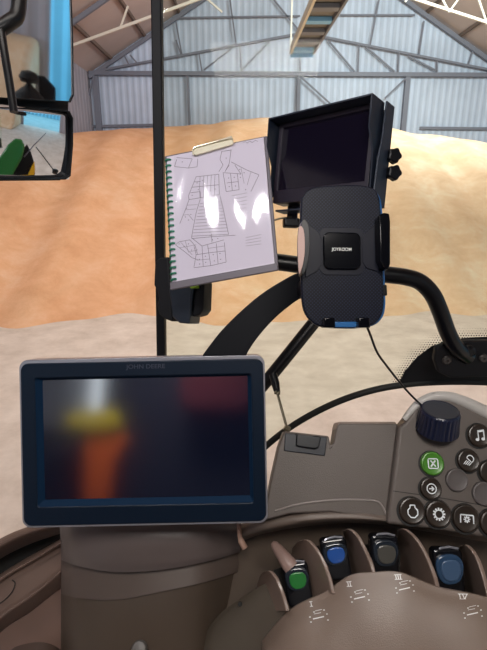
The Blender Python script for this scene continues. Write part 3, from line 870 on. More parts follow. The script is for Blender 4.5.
for i in range(len(v1)): bm.faces.new((v1[i], v1[(i+1) % len(v1)], v2[(i+1) % len(v1)], v2[i]))
o = fin('screen_surround', bm, mat('surround_blue', (9, 34, 58), .7, spec=.1), t, smooth=False)
bm = NB(); prism(bm, i2, -.010, -.0058); fin('screen', bm, M['screen'], t, smooth=False)
bm = text_bm('JOHN DEERE', .0068, .0001); bm.transform(Matrix.Translation((*pd_.uv(146, 366.5), .0015)) @ Matrix.Scale(1.12, 4, (1, 0, 0))); fin('logo', bm, mat('logo_dark', (46, 52, 68), .4), t, smooth=False)

# ================================================================ DISPLAY PEDESTAL
def row(xs, y, ds, dy=None):
    return [W(x, y + (dy[i] if dy else 0), d) for i, (x, d) in enumerate(zip(xs, ds))]
DP = [.64, .605, .59, .588, .60, .645]
t = empty('display_pedestal', Matrix.Translation(W(145, 650, .62)), 'rounded brown plastic pedestal below the large display', 'pedestal')
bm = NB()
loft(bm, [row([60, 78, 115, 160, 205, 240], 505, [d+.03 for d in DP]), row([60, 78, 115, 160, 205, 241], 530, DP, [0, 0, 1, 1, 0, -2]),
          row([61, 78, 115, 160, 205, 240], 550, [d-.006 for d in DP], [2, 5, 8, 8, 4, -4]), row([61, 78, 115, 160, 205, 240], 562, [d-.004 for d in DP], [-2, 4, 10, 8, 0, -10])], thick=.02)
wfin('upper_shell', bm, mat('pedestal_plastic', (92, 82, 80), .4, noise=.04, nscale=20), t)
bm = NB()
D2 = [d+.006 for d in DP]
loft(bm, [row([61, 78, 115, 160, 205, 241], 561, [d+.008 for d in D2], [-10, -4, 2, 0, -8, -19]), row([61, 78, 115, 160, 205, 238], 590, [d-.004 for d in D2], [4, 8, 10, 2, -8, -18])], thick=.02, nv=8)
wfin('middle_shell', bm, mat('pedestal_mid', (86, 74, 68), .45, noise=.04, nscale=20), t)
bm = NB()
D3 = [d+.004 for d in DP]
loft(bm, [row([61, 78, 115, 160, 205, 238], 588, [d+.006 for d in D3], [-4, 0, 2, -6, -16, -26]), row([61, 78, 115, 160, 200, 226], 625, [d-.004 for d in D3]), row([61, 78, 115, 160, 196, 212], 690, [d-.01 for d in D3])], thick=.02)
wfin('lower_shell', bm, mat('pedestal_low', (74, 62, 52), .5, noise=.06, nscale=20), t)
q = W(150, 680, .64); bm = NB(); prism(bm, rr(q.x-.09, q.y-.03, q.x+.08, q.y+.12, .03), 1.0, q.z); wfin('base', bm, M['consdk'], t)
bm = NB(); lathe(bm, [(.009, -.01), (.0095, 0), (.008, .003), (.003, .0045)], 24, PL.view(139, 649, .575, 0, -30, 0).m); wfin('lock_knob', bm, mat('knob_grey', (92, 88, 85), .5), t)
bm = NB()
v = [W(238, 526, .62), W(242, 545, .6), W(248, 552, .6)]
tube(bm, cat([W(239, 522, .6), W(240, 538, .592), W(245, 548, .59)], 4), [.003]*5+[.004]*4, 10); wfin('side_clip', bm, mat('tan_clip', (160, 128, 112), .5), t)

# ================================================================ LEFT TRAY
t = empty('side_tray', Matrix.Translation(W(25, 640, .66)), 'brown moulded side tray with dark hollow left of the display pedestal', 'tray')
XSx = [-60, -25, 5, 30, 50, 72]
def tr(ys, ds): return [W(x, y, d) for x, y, d in zip(XSx, ys, ds)]
bm = NB()
loft(bm, [tr([574, 554, 536, 526, 520, 516], [.74]*6), tr([577, 557, 539, 529, 523, 519], [.72]*6), tr([585, 564, 545, 534, 529, 524], [.715]*6), tr([600, 575, 556, 544, 537, 530], [.76]*6)], thick=.004)
wfin('outer_rim', bm, M['trimbr'], t)
bm = NB()
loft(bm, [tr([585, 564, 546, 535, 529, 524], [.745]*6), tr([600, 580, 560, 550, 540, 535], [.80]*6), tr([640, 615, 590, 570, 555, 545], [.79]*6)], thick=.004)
wfin('hollow_shade', bm, M['cavity'], t)  # near-black sheet puts the hollow's shade into its colour
bm = NB()
loft(bm, [tr([612, 592, 571, 556, 545, 532], [.73]*6), tr([617, 596, 574, 560, 548, 534], [.68]*6), tr([622, 601, 578, 563, 551, 538], [.675]*6), tr([626, 605, 582, 567, 555, 541], [.685]*6),
          tr([655, 632, 606, 590, 576, 556], [.67]*6), tr([664, 640, 613, 596, 580, 560], [.66]*6), tr([669, 645, 618, 601, 585, 566], [.665]*6), tr([680, 655, 628, 612, 596, 580], [.69]*6)], thick=.004, nv=5)
wfin('side_wall', bm, M['trimbr'], t)
bm = NB()
loft(bm, [tr([676, 652, 624, 608, 592, 576], [.695]*6), tr([720, 690, 660, 640, 620, 600], [.69]*6), tr([760, 740, 720, 710, 700, 690], [.66]*6)], thick=.004)
wfin('lower_panel', bm, mat('tray_lower', (116, 92, 82), .5, noise=.04, nscale=20), t)
bm = NB(); loft(bm, [row([5, 15, 38, 55, 68], 655, [.655, .64, .635, .64, .655], [2, -8, -13, -9, 2]), row([2, 14, 38, 58, 72], 668, [.64, .62, .61, .62, .64], [4, 0, -2, 0, 4]), row([0, 14, 38, 58, 76], 700, [.63, .6, .6, .6, .63])], thick=.02)
wfin('lever_boot', bm, mat('boot_brown', (70, 54, 46), .6), t)
bm = NB(); tube(bm, cat([W(12, 580, .672), W(15, 583, .671), W(12, 592, .669), W(2, 602, .668), W(-12, 610, .67)], 4), .0008, 6); wfin('seam', bm, M['cavity'], t)

# ================================================================ ARMREST CONSOLE
cons = empty('armrest_console', Matrix.Translation(W(380, 640, .55)), 'taupe control console with round buttons, dial and hydraulic levers', 'console')
C_ = cons
# rear well under everything
bm = NB()
XSr = [215, 245, 290, 340, 395, 450, 520]
def cr(xs, ys, ds): return [W(x, y, d) for x, y, d in zip(xs, ys, ds)]
loft(bm, [cr(XSr, [540, 528, 520, 516, 514, 520, 535], [.66, .64, .62, .61, .60, .60, .60]),
          cr(XSr, [556, 545, 535, 530, 529, 534, 548], [.67, .65, .64, .63, .62, .62, .62]),
          cr([205, 235, 290, 340, 395, 450, 520], [620, 610, 590, 580, 580, 590, 600], [.65, .64, .64, .63, .62, .62, .62]),
          cr([195, 225, 290, 340, 395, 450, 520], [700, 690, 680, 670, 670, 680, 690], [.64, .62, .62, .61, .60, .60, .60])], thick=.004)
wfin('lever_well', bm, M['consdk'], C_)
# ledge below the upper panels
bm = NB()
loft(bm, [cr([238, 258, 300, 345, 385, 430, 520], [526, 516, 507, 505, 510, 518, 534], [.625, .60, .585, .58, .575, .575, .57]),
          cr([238, 258, 300, 345, 385, 430, 520], [531, 522, 514, 512, 516, 524, 540], [.605, .585, .57, .565, .562, .56, .555]),
          cr([240, 260, 300, 345, 385, 430, 520], [538, 531, 523, 520, 522, 529, 545], [.60, .582, .568, .563, .56, .557, .553]),
          cr([243, 262, 300, 345, 385, 430, 520], [541, 534, 527, 523, 525, 532, 548], [.62, .61, .60, .595, .59, .59, .59])], thick=.004, nv=4)
wfin('ledge', bm, M['cons'], C_)
# left raised panel
pA = PL.view(335, 470, .575, 0, -14, 0)
oa = [(263, 521), (266, 505), (272, 475), (278, 448), (284, 431), (329, 436), (331, 446), (334, 443), (336, 431), (339, 423.5), (398, 423.5), (394, 455), (389, 495), (386, 522), (330, 512), (290, 514)]
bm = NB(); prism(bm, pA.uvs(oa), -.030, 0); bm.transform(pA.m); wfin('left_panel', bm, M['cons2'], C_, bevel=.005, seg=5)
bm = NB(); prism(bm, pA.uvs([(336, 431), (338.5, 421.5), (398, 421.5), (397, 433)], 0), -.034, -.0035); bm.transform(pA.m); wfin('panel_crown', bm, mat('crown_lit_plastic', (136, 120, 110), .45), C_, bevel=.003)  # paler colour paints the light on this upward-facing edge
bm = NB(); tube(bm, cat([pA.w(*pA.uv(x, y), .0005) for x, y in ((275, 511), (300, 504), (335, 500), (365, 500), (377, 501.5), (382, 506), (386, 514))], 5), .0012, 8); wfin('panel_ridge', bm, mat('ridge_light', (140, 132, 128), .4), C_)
# switch in its recess
sw = NB(); prism(sw, pA.uvs([(285, 433), (327, 437), (325, 456), (284, 451)], .001), -.004, .002); sw.transform(pA.m); so = wfin('switch_module', sw, mat('switch_base', (22, 26, 36), .4), C_, bevel=.001)
sw = NB(); prism(sw, pA.uvs([(296.5, 434), (321, 436.5), (319, 447), (315, 449), (296, 446)], .005), .002, .007); sw.transform(pA.m); wfin('rocker', sw, mat('rocker_dark', (12, 14, 20), .3), so, bevel=.0012)
# button panel
pB = PL.view(435, 470, .565, 0, -14, 0)
ob = [(387, 524), (391, 495), (396, 455), (399, 426), (404, 423), (412, 413), (421, 404), (434, 398.5), (448, 398.5), (462, 403), (487, 416), (530, 436), (570, 450), (575, 560), (520, 545), (487, 538), (440, 530)]
bm = NB(); prism(bm, [tuple(p) for p in pB.uvs(ob)], -.030, 0); bm.transform(pB.m); wfin('button_panel', bm, M['cons2'], C_, bevel=.004, seg=5)
bm = NB(); rimp = [(404, 420), (411, 411), (420, 402.5), (433, 397), (448, 397), (462, 401.5), (487, 413), (530, 432)]
tube(bm, cat([pB.w(*pB.uv(x, y, -.004), -.004) for x, y in rimp], 6), [.0036+.00014*i for i in range(6*7+1)], 12); wfin('panel_rim', bm, mat('rim_light_grey', (176, 172, 168), .4), C_)
bm = NB(); polyline(bm, pB.uvs([(393, 491), (430, 496), (470, 503), (530, 513)], .0006), .0008, .0006); bm.transform(pB.m); wfin('panel_line', bm, M['rim'], C_, smooth=False)

def button(px, py, r, m, icon=None, icon_label=None, blank=False):
    u, v = pB.uv(px, py); k = (pB.o-CAM).length*1.0/F*.94
    R0 = r*k
    if not blank:
        bm = NB(); prism(bm, circ(u-.0008, v-.0006, R0*1.12, 36), -.001, .0004); bm.transform(pB.m); wfin('button_well', bm, M['rim'], C_, smooth=False)
    bm = NB(); lathe(bm, [(R0, -.002), (R0, .002), (R0*.95, .0034), (R0*.86, .0038), (R0*.8, .0034), (R0*.3, .0032)], 40, Matrix.Translation((u, v, 0))); bm.transform(pB.m)
    b = wfin('button', bm, m, C_)
    if icon:
        bm = NB(); icon(bm, R0*.86, .0042); bm.transform(pB.m @ Matrix.Translation((u, v, 0))); i = wfin('icon', bm, M['icon'], b, smooth=False)
    return b

def sq(bm, R, z):
    polyline(bm, rr(-R*.48, -R*.46, R*.48, R*.46, R*.12, 3), R*.11, z, True)
    strip(bm, (-.24*R, -.3*R), (.24*R, .3*R), R*.16, z); strip(bm, (-.24*R, .3*R), (.24*R, -.3*R), R*.13, z)
def arrow(bm, R, z):
    polyline(bm, circ(0, 0, R*.5, 24), R*.11, z, True); strip(bm, (-.28*R, 0), (.22*R, 0), R*.12, z)
    strip(bm, (.0, .22*R), (.26*R, 0), R*.12, z); strip(bm, (.0, -.22*R), (.26*R, 0), R*.12, z)
def lamp(bm, R, z):
    a = [(.1*R+.36*R*math.cos(t_), .18*R+.36*R*math.sin(t_)) for t_ in [math.radians(x) for x in range(-75, 176, 18)]]
    polyline(bm, a, R*.1, z); strip(bm, a[0], a[-1], R*.1, z)
    for i in range(4): strip(bm, (-.28*R+i*.15*R, .05*R-i*.1*R), (-.62*R+i*.17*R, -.32*R-i*.05*R), R*.08, z)
def engine(bm, R, z):
    polyline(bm, [(-.2*R, .5*R), (.24*R, .5*R), (.22*R, .3*R), (.46*R, .05*R), (.44*R, -.3*R), (.15*R, -.56*R), (-.2*R, -.52*R), (-.42*R, -.25*R), (-.42*R, .08*R), (-.2*R, .3*R)], R*.1, z, True)
def gear(bm, R, z):
    polyline(bm, circ(0, 0, R*.36, 24), R*.11, z, True)
    for i in range(12):
        a = 2*PI*i/12; c, s = math.cos(a), math.sin(a); strip(bm, (.4*R*c, .4*R*s), (.56*R*c, .56*R*s), R*.15, z)
def pto(bm, R, z):
    polyline(bm, [(-.58*R, -.3*R), (-.52*R, .36*R), (.58*R, .26*R), (.56*R, -.42*R)], R*.11, z)
    polyline(bm, circ(0, -.04*R, R*.15, 14), R*.13, z, True)
    for i in range(8):
        a = 2*PI*i/8; c, s = math.cos(a), math.sin(a); strip(bm, (.18*R*c, .18*R*s-.04*R), (.3*R*c, .3*R*s-.04*R), R*.1, z)
def music(bm, R, z):
    strip(bm, (-.2*R, -.36*R), (-.2*R, .42*R), R*.11, z); strip(bm, (.38*R, -.3*R), (.38*R, .5*R), R*.11, z); strip(bm, (-.25*R, .40*R), (.43*R, .50*R), R*.2, z)
    for x, y in ((-.33, -.4), (.25, -.34)):
        bm.faces.new([bm.verts.new((x*R+.19*R*math.cos(a_*PI/6), y*R+.15*R*math.sin(a_*PI/6), z)) for a_ in range(12)])

b = button(431.8, 463.4, 11, M['btng'], sq); b['label'] = 'green button with an X'
for px, py, r, ic, lb in ((430.3, 488.4, 10, arrow, 'dark button with circled arrow'), (467.8, 460.6, 10.5, lamp, 'dark button with work lamp sign'), (478.6, 435.5, 11, music, 'dark button with music note'),
                         (411.4, 510.6, 12, engine, 'dark button with engine outline'), (437.6, 513.8, 12, gear, 'dark button with gear ring'), (465.3, 518.3, 12.3, pto, 'dark button with shaft sign')):
    b = button(px, py, r, M['btn'], ic); b['label'] = lb
for px, py, r in ((489.5, 472, 10.5), (492, 523, 12)):
    button(px, py, r, M['btn'])
for px, py, r in ((456.2, 480, 10.6), (483, 493.5, 11)):
    b = button(px, py, r, M['btnb'], blank=True); b['label'] = 'plain blank button'

# dial
kd = .575/F
ax_c = CR @ Vector((-.02, .92, .39)).normalized()
x_ = CR @ Vector((1, 0, 0)); pdial = PL(W(438, 422, .572), x_, ax_c.cross(x_))
bm = NB(); n_ = 96; R0 = 19.2*kd; prof = [(1.10, -.010, 0), (1.05, -.002, 1), (1.0, .0135, 1), (.97, .016, 0), (.90, .0177, 0), (.86, .0171, 0), (.2, .0169, 0)]
rings = []
for fr_, z, rb in prof:
    rings.append([bm.verts.new((R0*fr_*(1-(.075 if rb and (k % 4 == 0) else 0))*math.cos(2*PI*k/n_), R0*fr_*(1-(.075 if rb and (k % 4 == 0) else 0))*math.sin(2*PI*k/n_), z)) for k in range(n_)])
for i in range(len(rings)-1):
    for k in range(n_): bm.faces.new((rings[i][k], rings[i][(k+1) % n_], rings[i+1][(k+1) % n_], rings[i+1][k]))
bm.faces.new(rings[0][::-1]); bm.faces.new(rings[-1]); bm.transform(pdial.m)
dl = wfin('dial', bm, mat('dial_navy', (14, 22, 48), .32), C_)
bm = NB(); prism(bm, circ(0, 0, R0*.84, 48), .0171, .0176); bm.transform(pdial.m); wfin('dial_face', bm, mat('dial_face', (44, 48, 58), .6), dl)

# front lobe
XF = [262, 290, 325, 350, 372, 400, 437, 487, 560]
bm = NB()
loft(bm, [cr(XF, [645, 616, 598, 583, 580, 580, 594, 604, 636], [.64, .60, .585, .58, .58, .575, .57, .565, .56]),
          cr(XF, [640, 609, 591, 575, 572, 572, 586, 597, 626], [.56, .535, .525, .52, .515, .51, .505, .50, .49]),
          cr(XF, [646, 616, 599, 583, 580, 580, 594, 604, 634], [.54, .52, .512, .507, .502, .497, .492, .487, .477]),
          cr(XF, [665, 648, 638, 630, 626, 626, 632, 640, 662], [.52, .497, .488, .484, .48, .476, .472, .467, .46]),
          cr(XF, [730, 720, 712, 710, 708, 708, 708, 712, 730], [.50, .472, .462, .458, .455, .45, .447, .44, .43])], thick=.004)
wfin('lever_housing', bm, mat('housing_plastic', (117, 101, 90), .36, noise=.05, nscale=25, bump=.12, bscale=900), C_)
# left flank of the lobe
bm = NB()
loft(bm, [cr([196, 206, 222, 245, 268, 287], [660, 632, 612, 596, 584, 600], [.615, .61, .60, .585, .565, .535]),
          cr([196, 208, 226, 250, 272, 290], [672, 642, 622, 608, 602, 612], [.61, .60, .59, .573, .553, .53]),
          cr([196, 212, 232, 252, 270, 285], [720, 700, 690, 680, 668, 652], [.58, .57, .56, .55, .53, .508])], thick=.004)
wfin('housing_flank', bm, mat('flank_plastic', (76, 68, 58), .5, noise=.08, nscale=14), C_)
bm = NB(); lathe(bm, [(.0026, -.002), (.0026, .001)], 16, PL.view(240, 604, .572, 0, -20, 0).m); wfin('screw_hole', bm, M['cavity'], C_)
# curved dark slot blocks behind levers
# divider fins
finm = mat('fin_plastic', (122, 104, 94), .28, noise=.04, nscale=25)
def divider(front, back, w=.0045):
    f = cat([W(x, y, d) for x, y, d in front], 6); b = cat([W(x, y, d) for x, y, d in back], 6*(len(front)-1)//(len(back)-1))
    bm = NB(); n = min(len(f), len(b)); s = CR @ Vector((w/2, 0, 0))
    V = [[bm.verts.new(p+q) for p in (f[i], b[i]) for q in (-s, s)] for i in range(n)]
    for i in range(n-1):
        a, c = V[i], V[i+1]
        bm.faces.new((a[0], c[0], c[2], a[2])); bm.faces.new((a[1], a[3], c[3], c[1])); bm.faces.new((a[0], a[1], c[1], c[0])); bm.faces.new((a[2], c[2], c[3], a[3]))
    bm.faces.new((V[0][0], V[0][2], V[0][3], V[0][1])); bm.faces.new((V[-1][0], V[-1][1], V[-1][3], V[-1][2]))
    return wfin('divider_fin', bm, finm, C_, bevel=.0014, seg=3, ang=50)
def dv(dx, pts, bk, sh=0):
    divider(pts, bk)
divider([(264, 572, .545), (270, 571, .540), (276, 577, .532), (281, 588, .525), (285, 600, .52), (288, 611, .515)], [(262, 575, .60), (258, 590, .61), (262, 612, .60)])
divider([(300, 541, .545), (308, 540, .538), (316, 548, .530), (324, 562, .522), (330, 578, .515), (334, 594, .508)], [(294, 547, .60), (292, 570, .61), (298, 600, .60)])
divider([(344, 531, .545), (350, 529, .538), (358, 536, .53), (365, 549, .522), (371, 562, .513), (375, 577, .505)], [(347, 537, .60), (345, 560, .61), (348, 592, .60)])
divider([(398, 530, .54), (405, 529, .534), (416, 538, .524), (426, 554, .514), (434, 573, .503), (439, 591, .496)], [(400, 537, .60), (398, 560, .61), (404, 592, .60)])
divider([(461, 546, .535), (467, 545, .53), (474, 552, .52), (480, 564, .512), (485, 580, .503), (489, 597, .495)], [(458, 552, .60), (456, 574, .61), (462, 604, .60)])
# levers
def lever(px, py, w, h, m, lb, d=.548, lean=0, top=None):
    P = PL.view(px, py, d, 0, -12, lean); k = d/F
    bm = NB(); prism(bm, rr(-w*.5*k, -h*.85*k, w*.5*k, h*.5*k, .006, 6), -.016, 0); bm.transform(P.m)
    b = wfin('lever', bm, M['capblk'], C_, bevel=.003); b['label'] = lb
    o_ = [tuple(p) for p in cat([(-.44*w*k, .16*h*k), (-.26*w*k, .34*h*k), (.2*w*k, .36*h*k), (.44*w*k, .2*h*k), (.44*w*k, -.08*h*k), (.24*w*k, -.32*h*k), (-.18*w*k, -.35*h*k), (-.4*w*k, -.16*h*k)], 5, True)]
    bm = NB(); prism(bm, o_, -.001, .0035); bm.transform(P.m); wfin('thumb_rim', bm, mat('rim_'+lb[:4], (34, 40, 48) if m is not M['slate'] else (44, 66, 92), .2, coat=.6), b, bevel=.0018)
    bm = NB(); prism(bm, [(x*.72+.0006, y*.70-.0006) for x, y in o_], .003, .0052); bm.transform(P.m); wfin('thumb_cap', bm, m, b, bevel=.0012)
    bm = NB(); tube(bm, [P.w(0, -h*.3*k, -.01), P.w(.002, -h*1.0*k, -.045)], [.009, .008], 12); wfin('stem', bm, M['capblk'], b)
    bm = NB(); tube(bm, [P.w(x*w*k, y*h*k, -.002) for x, y in ((-.42, .38), (-.2, .50), (.1, .53), (.38, .48))], .0014, 8); wfin('top_glint', bm, M['silver'], b)  # silver bar paints the highlight along the lever top
lever(297, 579, 26, 30, M['green'], 'black lever with green thumb cap', lean=8)
lever(335, 554, 27, 29, M['blue'], 'black lever with bright blue thumb cap', d=.55, lean=8)
lever(385, 553, 28, 34, M['grey'], 'black lever with grey thumb cap', d=.545, lean=-2)
lever(449, 569, 30, 38, M['slate'], 'black lever with slate-blue thumb cap', d=.535)
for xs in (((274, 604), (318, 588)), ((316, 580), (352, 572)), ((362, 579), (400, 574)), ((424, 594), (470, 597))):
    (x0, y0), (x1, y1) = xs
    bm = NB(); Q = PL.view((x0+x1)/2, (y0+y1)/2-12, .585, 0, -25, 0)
    prism(bm, Q.uvs([(x0, y0+4), (x0, y0-34), (x1, y1-34), (x1, y1+4)]), -.004, 0); bm.transform(Q.m); wfin('slot', bm, M['cavity'], C_, smooth=False)  # near-black plate paints the shade deep in the lever slot
# small tapered grip left of first lever
bm = NB(); tube(bm, cat([W(273, 543, .575), W(278, 549, .568), W(286, 560, .558), W(291, 567, .555)], 4), [.003, .0045, .0052, .0058, .0064, .007, .0075, .008, .0085, .009, .0095, .0098, .0098], 16); wfin('tapered_grip', bm, mat('grip_taupe', (142, 118, 110), .45), C_)

# numerals and tick marks printed on the housing (projected on to it)
from mathutils.bvhtree import BVHTree
hous_o = [o for o in C_.children if o.name.startswith('lever_housing')][0]
me = hous_o.data; bmh = NB(); bmh.from_mesh(me); bmh.transform(C_.matrix_world); tree = BVHTree.FromBMesh(bmh)
def onhouse(px, py, off=.0005):
    d = ray(px, py).normalized(); h = tree.ray_cast(CAM, d)
    p = h[0] if h[0] else W(px, py, .5)
    return p - d*off
def mark(bm, a, b, w):
    a_, b_ = Vector(a), Vector(b); t_ = (b_-a_); n = Vector((-t_.y, t_.x)).normalized()*w/2
    bm.faces.new([bm.verts.new(onhouse(*p)) for p in (a_-n, b_-n, b_+n, a_+n)])
MK = []
def num(cx, cy, n, s=1.0, r=0):
    bm = NB(); MK.append(bm)
    for i in range(n):
        x = cx+(i-(n-1)/2)*2.2*s; mark(bm, (x-.2, cy-2.3*s), (x+.6, cy+2.3*s), .9)
    w_ = (n-1)*1.1*s+1.6
    mark(bm, (cx-w_-.3, cy-2.4*s+.3), (cx+w_-.3, cy-2.6*s), .7); mark(bm, (cx-w_+.5, cy+2.4*s), (cx+w_+.5, cy+2.2*s), .7)
num(311, 604, 1); num(349, 584, 2); num(398, 577, 3)
# IV
bm = NB(); MK.append(bm)
mark(bm, (459.5, 594), (460.5, 599), .9); mark(bm, (462.5, 594), (464.5, 599), .9); mark(bm, (467, 594), (464.8, 599), .9); mark(bm, (458, 594), (468, 594), .7); mark(bm, (459.5, 599), (466, 599), .6)
for bm, (ox, oy) in zip(MK, ((318, 616), (359, 596), (404, 587), (472, 612))):
    mark(bm, (ox-5, oy+3), (ox+6, oy+.5), 1.1)
    for x, y in ((-8, 1), (-7, 6), (9, -2), (10, 4), (-4, -4), (6, -6)): mark(bm, (ox+x-.8, oy+y), (ox+x+.8, oy+y), 1.0)
    mark(bm, (ox-4, oy-2), (ox+3, oy-3.4), .5); mark(bm, (ox-3, oy-5), (ox+4, oy-6.6), .5)
for bm in MK: wfin('marking', bm, M['white'], C_, smooth=False)

# ================================================================ REAR OF CAB (behind the camera; seen only as reflections)
bm = NB()
def rear_at(px, py):
    q = pd_.w(*pd_.uv(px, py)); e = reflect_at(pd_, px, py, 1)-q; return q + e*((-1.22-q.y)/e.y)
wx, wz = rear_at(98, 430).x, rear_at(98, 428).z
box(bm, -1.3, -1.3, 1.3, 1.3, -1.22, wz); box(bm, wx, -1.3, wz, 1.3, -1.22, 3.1)  # unseen dark panel, added and notched to shape the display reflection
o = fin('wall_rear', bm, M['darktrim']); tag(o, kind='structure')
tag(fin('wall_front', box(NB(), XL, YN-.15, 0, XR, YN, EAVE), M['wallm'], smooth=False), kind='structure')  # unseen wall added to keep bright sky out of the display reflection
tag(fin('floor', box(NB(), -1.3, -1.3, .92, 1.3, 1.0, 1.0), M['darktrim']), kind='structure')
o = fin('ceiling', box(NB(), -1.3, -1.3, 3.1, 1.3, 1.05, 3.2), M['darktrim'], bevel=.03); tag(o, kind='structure')
def refl_box(name, P, x0, y0, x1, y1, dist, m, label, catg, th=.05):
    Q = [reflect_at(P, x, y, dist) for x, y in ((x0, y0), (x1, y0), (x1, y1), (x0, y1))]
    X = Q[1]-Q[0]; Y = Q[0]-Q[3]; B = PL(sum(Q, Vector())/4, X, Y); w, h = X.length, Y.length
    bm = NB(); prism(bm, rr(-w/2, -h/2, w/2, h/2, min(w, h)*.25), -th/2, th/2)
    o = fin(name, bm, m, mw=B.m, bevel=.01); return tag(o, label, catg)
jk = empty('jacket_reflector', Matrix.Translation(rear_at(108, 460)), 'unseen orange jacket shape with yellow yoke, added for its reflection in the display', 'jacket')  # unseen shape added to put orange and yellow in the display reflection
def jpart(name, pts, dist, m):
    Q = [rear_at(x, y)+Vector((0, dist, 0)) for x, y in pts]
    B = PL(Q[0], Vector((1, 0, 0)), Vector((0, 0, 1))); uv = [((q-B.o).dot(B.ex), (q-B.o).dot(B.ey)) for q in Q]
    bm = NB(); prism(bm, uv, -.06, 0); bm.transform(B.m); wfin(name, bm, m, jk, bevel=.015)
jpart('body', [(93, 436), (122, 434), (134, 440), (128, 452), (121, 462), (116, 505), (92, 506)], .08, M['hivis'])
rb = rear_at(218, 396); B = PL(rb+Vector((0, .1, 0)), Vector((1, 0, 0)), Vector((0, 0, 1)))
bm = NB(); prism(bm, rr(-.16, -.09, .16, .09, .05), -.08, 0); o = fin('red_reflector', bm, mat('reflection_red', (90, 26, 38), .9), mw=B.m, bevel=.02); tag(o, 'unseen red bag shape added for its reflection in the display glass', 'bag')  # unseen shape added to redden part of the display reflection
jpart('yoke', [(76, 418), (96, 414), (124, 414), (128, 432), (100, 434), (78, 432)], .11, M['hiyel'])

# tractor flank seen in the mirrors
fd = empty('tractor_flank', Matrix.Translation(reflect_dome(20, 165, 2.2)), 'green tractor fender with yellow stripe, reflected in the lower mirror', 'tractor')
def dome_ray(px, py):
    a_, b_ = reflect_dome(px, py, 0), reflect_dome(px, py, 1); return a_, b_-a_
def fpart(name, pts, dist, thick, m, bevel=.01):
    q, d = dome_ray(22, 165); o_ = q+d*dist; z_ = -d.normalized(); x_ = Vector((0, 0, 1)).cross(z_); B = PL(o_, x_, z_.cross(x_)); uv = []
    for x, y in pts:
        q, d = dome_ray(x, y); p = q+d*((o_-q).dot(z_)/d.dot(z_))-o_; uv.append((p.dot(B.ex), p.dot(B.ey)))
    bm = NB(); prism(bm, uv, -thick, 0); bm.transform(B.m); wfin(name, bm, m, fd, bevel=bevel)
fpart('fender', [(-16, 196), (-12, 176), (0, 156), (8, 144), (15, 138), (22, 139), (25, 146), (22, 158), (14, 172), (6, 196)], 2.2, .08, M['tgreen'], .03)
fpart('lower_panel', [(4, 196), (14, 168), (22, 150), (27, 144), (31, 152), (35, 166), (34, 196)], 2.3, .05, M['blackm'])
fpart('stripe', [(20, 192), (30, 170), (34.5, 161), (35, 172), (28, 192)], 2.15, .04, M['tyellow'])
a = [reflect_dome(*p, 2.3) for p in ((24, 157), (34, 145), (46, 133))]
o = fin('wiper_arm', tube(NB(), a, [.012, .010, .006], 8), M['steelfr']); tag(o, 'pale wiper arm reaching up in the lower mirror', 'wiper')
a = [reflect_dome(*p, 2.7) for p in ((36, 147), (46, 160), (55, 172))]
t = empty('work_light', Matrix.Translation(a[2]), 'dark lamp on a thin stalk seen in the lower mirror', 'lamp')
wfin('stalk', tube(NB(), a, .012, 8), M['black'], t)
bm = NB(); lathe(bm, [(.03, -.04), (.07, -.02), (.08, .04), (.03, .06)], 20, Matrix.Translation(a[2])); wfin('lamp_head', bm, M['black'], t)
# headrest shape and box in the upper mirror
a = reflect_at(pmir, 29, 78, 2.2)
t = empty('headrest', Matrix.Translation(a), 'dark seat headrest on a post seen in the upper mirror', 'headrest')
bm = NB(); lathe(bm, [(.01, -.035), (.055, -.03), (.07, .0), (.05, .04), (.01, .05)], 24, Matrix.Translation(a)); wfin('pad', bm, M['blackm'], t)
b_ = reflect_at(pmir, 29, 95, 2.2)
bm = NB(); lathe(bm, [(.12, -.12), (.1, 0), (.03, .06), (.015, .08), (.015, (a-b_).length)], 20, Matrix.Translation(b_)); wfin('post', bm, M['blackm'], t)
flat('rear_unit', pmir, [(38, 75), (45, 76), (56, 88), (56, 104), (46, 104), (39, 92)], 2.3, .12, M['black'], 'black box seen beside the headrest in the upper mirror', 'unit')

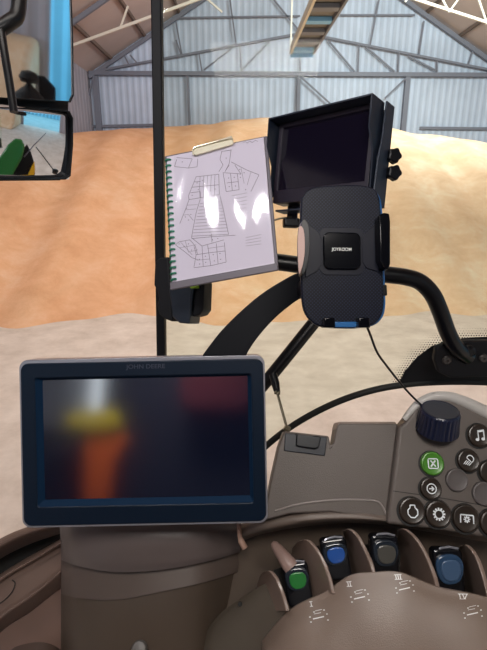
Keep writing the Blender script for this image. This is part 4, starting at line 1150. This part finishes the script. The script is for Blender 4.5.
# apron wall outside the door opening
bm = NB(); box(bm, XR+9, -9, 0, XR+9.2, 14, 5.2); o = fin('yard_shed', bm, ridged('yard_sheet', (150, 205, 225), 'Y', 1.6, .3)); tag(o, 'pale ribbed building outside the open shed door, seen in the mirror', 'building')
bm = NB(); box(bm, XR+.15, -30, -.2, XR+40, 40, -.01); o = fin('yard', bm, mat('yard_concrete', (170, 190, 190), .8, noise=.1, nscale=1)); tag(o, kind='structure')

# ================================================================ LIGHT
w = bpy.data.worlds.new('World'); sc.world = w; w.use_nodes = True
bg = w.node_tree.nodes['Background']; bg.inputs[0].default_value = (.42, .80, 1.0, 1); bg.inputs[1].default_value = 2.4

def area(name, loc, tgt, sx, sy, power, col):
    l = bpy.data.lights.new(name, 'AREA'); l.shape = 'RECTANGLE'; l.size = sx; l.size_y = sy; l.energy = power; l.color = col
    o = bpy.data.objects.new(name, l); COL.objects.link(o); o.location = loc
    o.rotation_euler = (Vector(tgt)-Vector(loc)).to_track_quat('-Z', 'Y').to_euler(); return o
area('shed_fill_light', (RX-2.5, 7, EAVE+1.2), (RX-1.5, 13, 2), 5, 1.2, 520, (1, .93, .84))  # unseen fill lights added to brighten the shed; no fittings hang there
area('shed_fill_light', (RX-2.5, -3, EAVE+1.2), (RX-2, 9, 2), 8, 3, 560, (1, .93, .86))
area('shed_fill_light', (RX+4, 14, EAVE+1.5), (RX+3, 26, 6), 5, 1.2, 1200, (.92, .96, 1))
area('rear_fill_light', (RX-2, YN+.5, 3.6), (RX, 8, 3), 12, 6, 1000, (.85, .93, 1))  # added fill in front of a closed wall; no door there

area('cab_fill_light', (.1, -.25, 3.06), (.05, .25, 2.2), .5, .3, 12.5, (1, .94, .88))  # unseen fill added to lift the dark cab interior
area('reflector_fill_light', (-.35, -.7, 3.05), (-.4, -1.2, 2.4), .3, .2, 18, (1, .95, .9))  # unseen fill added to brighten the orange and yellow reflected shapes
area('sleeve_glare_light', (-.35, .36, 3.06), (0, .75, 2.45), .19, .05, 2.8, (1, .98, 1))  # unseen light added for glare on the sleeve and a brighter page
vs = sc.view_settings
sc.display_settings.display_device = 'sRGB'
vs.view_transform = 'Standard'; vs.look = 'None'; vs.gamma = 1; vs.use_curve_mapping = False
vs.exposure = 0.0
sc.cycles.use_denoising = True
sc.cycles.max_bounces = 8
sc.cycles.sample_clamp_indirect = 6
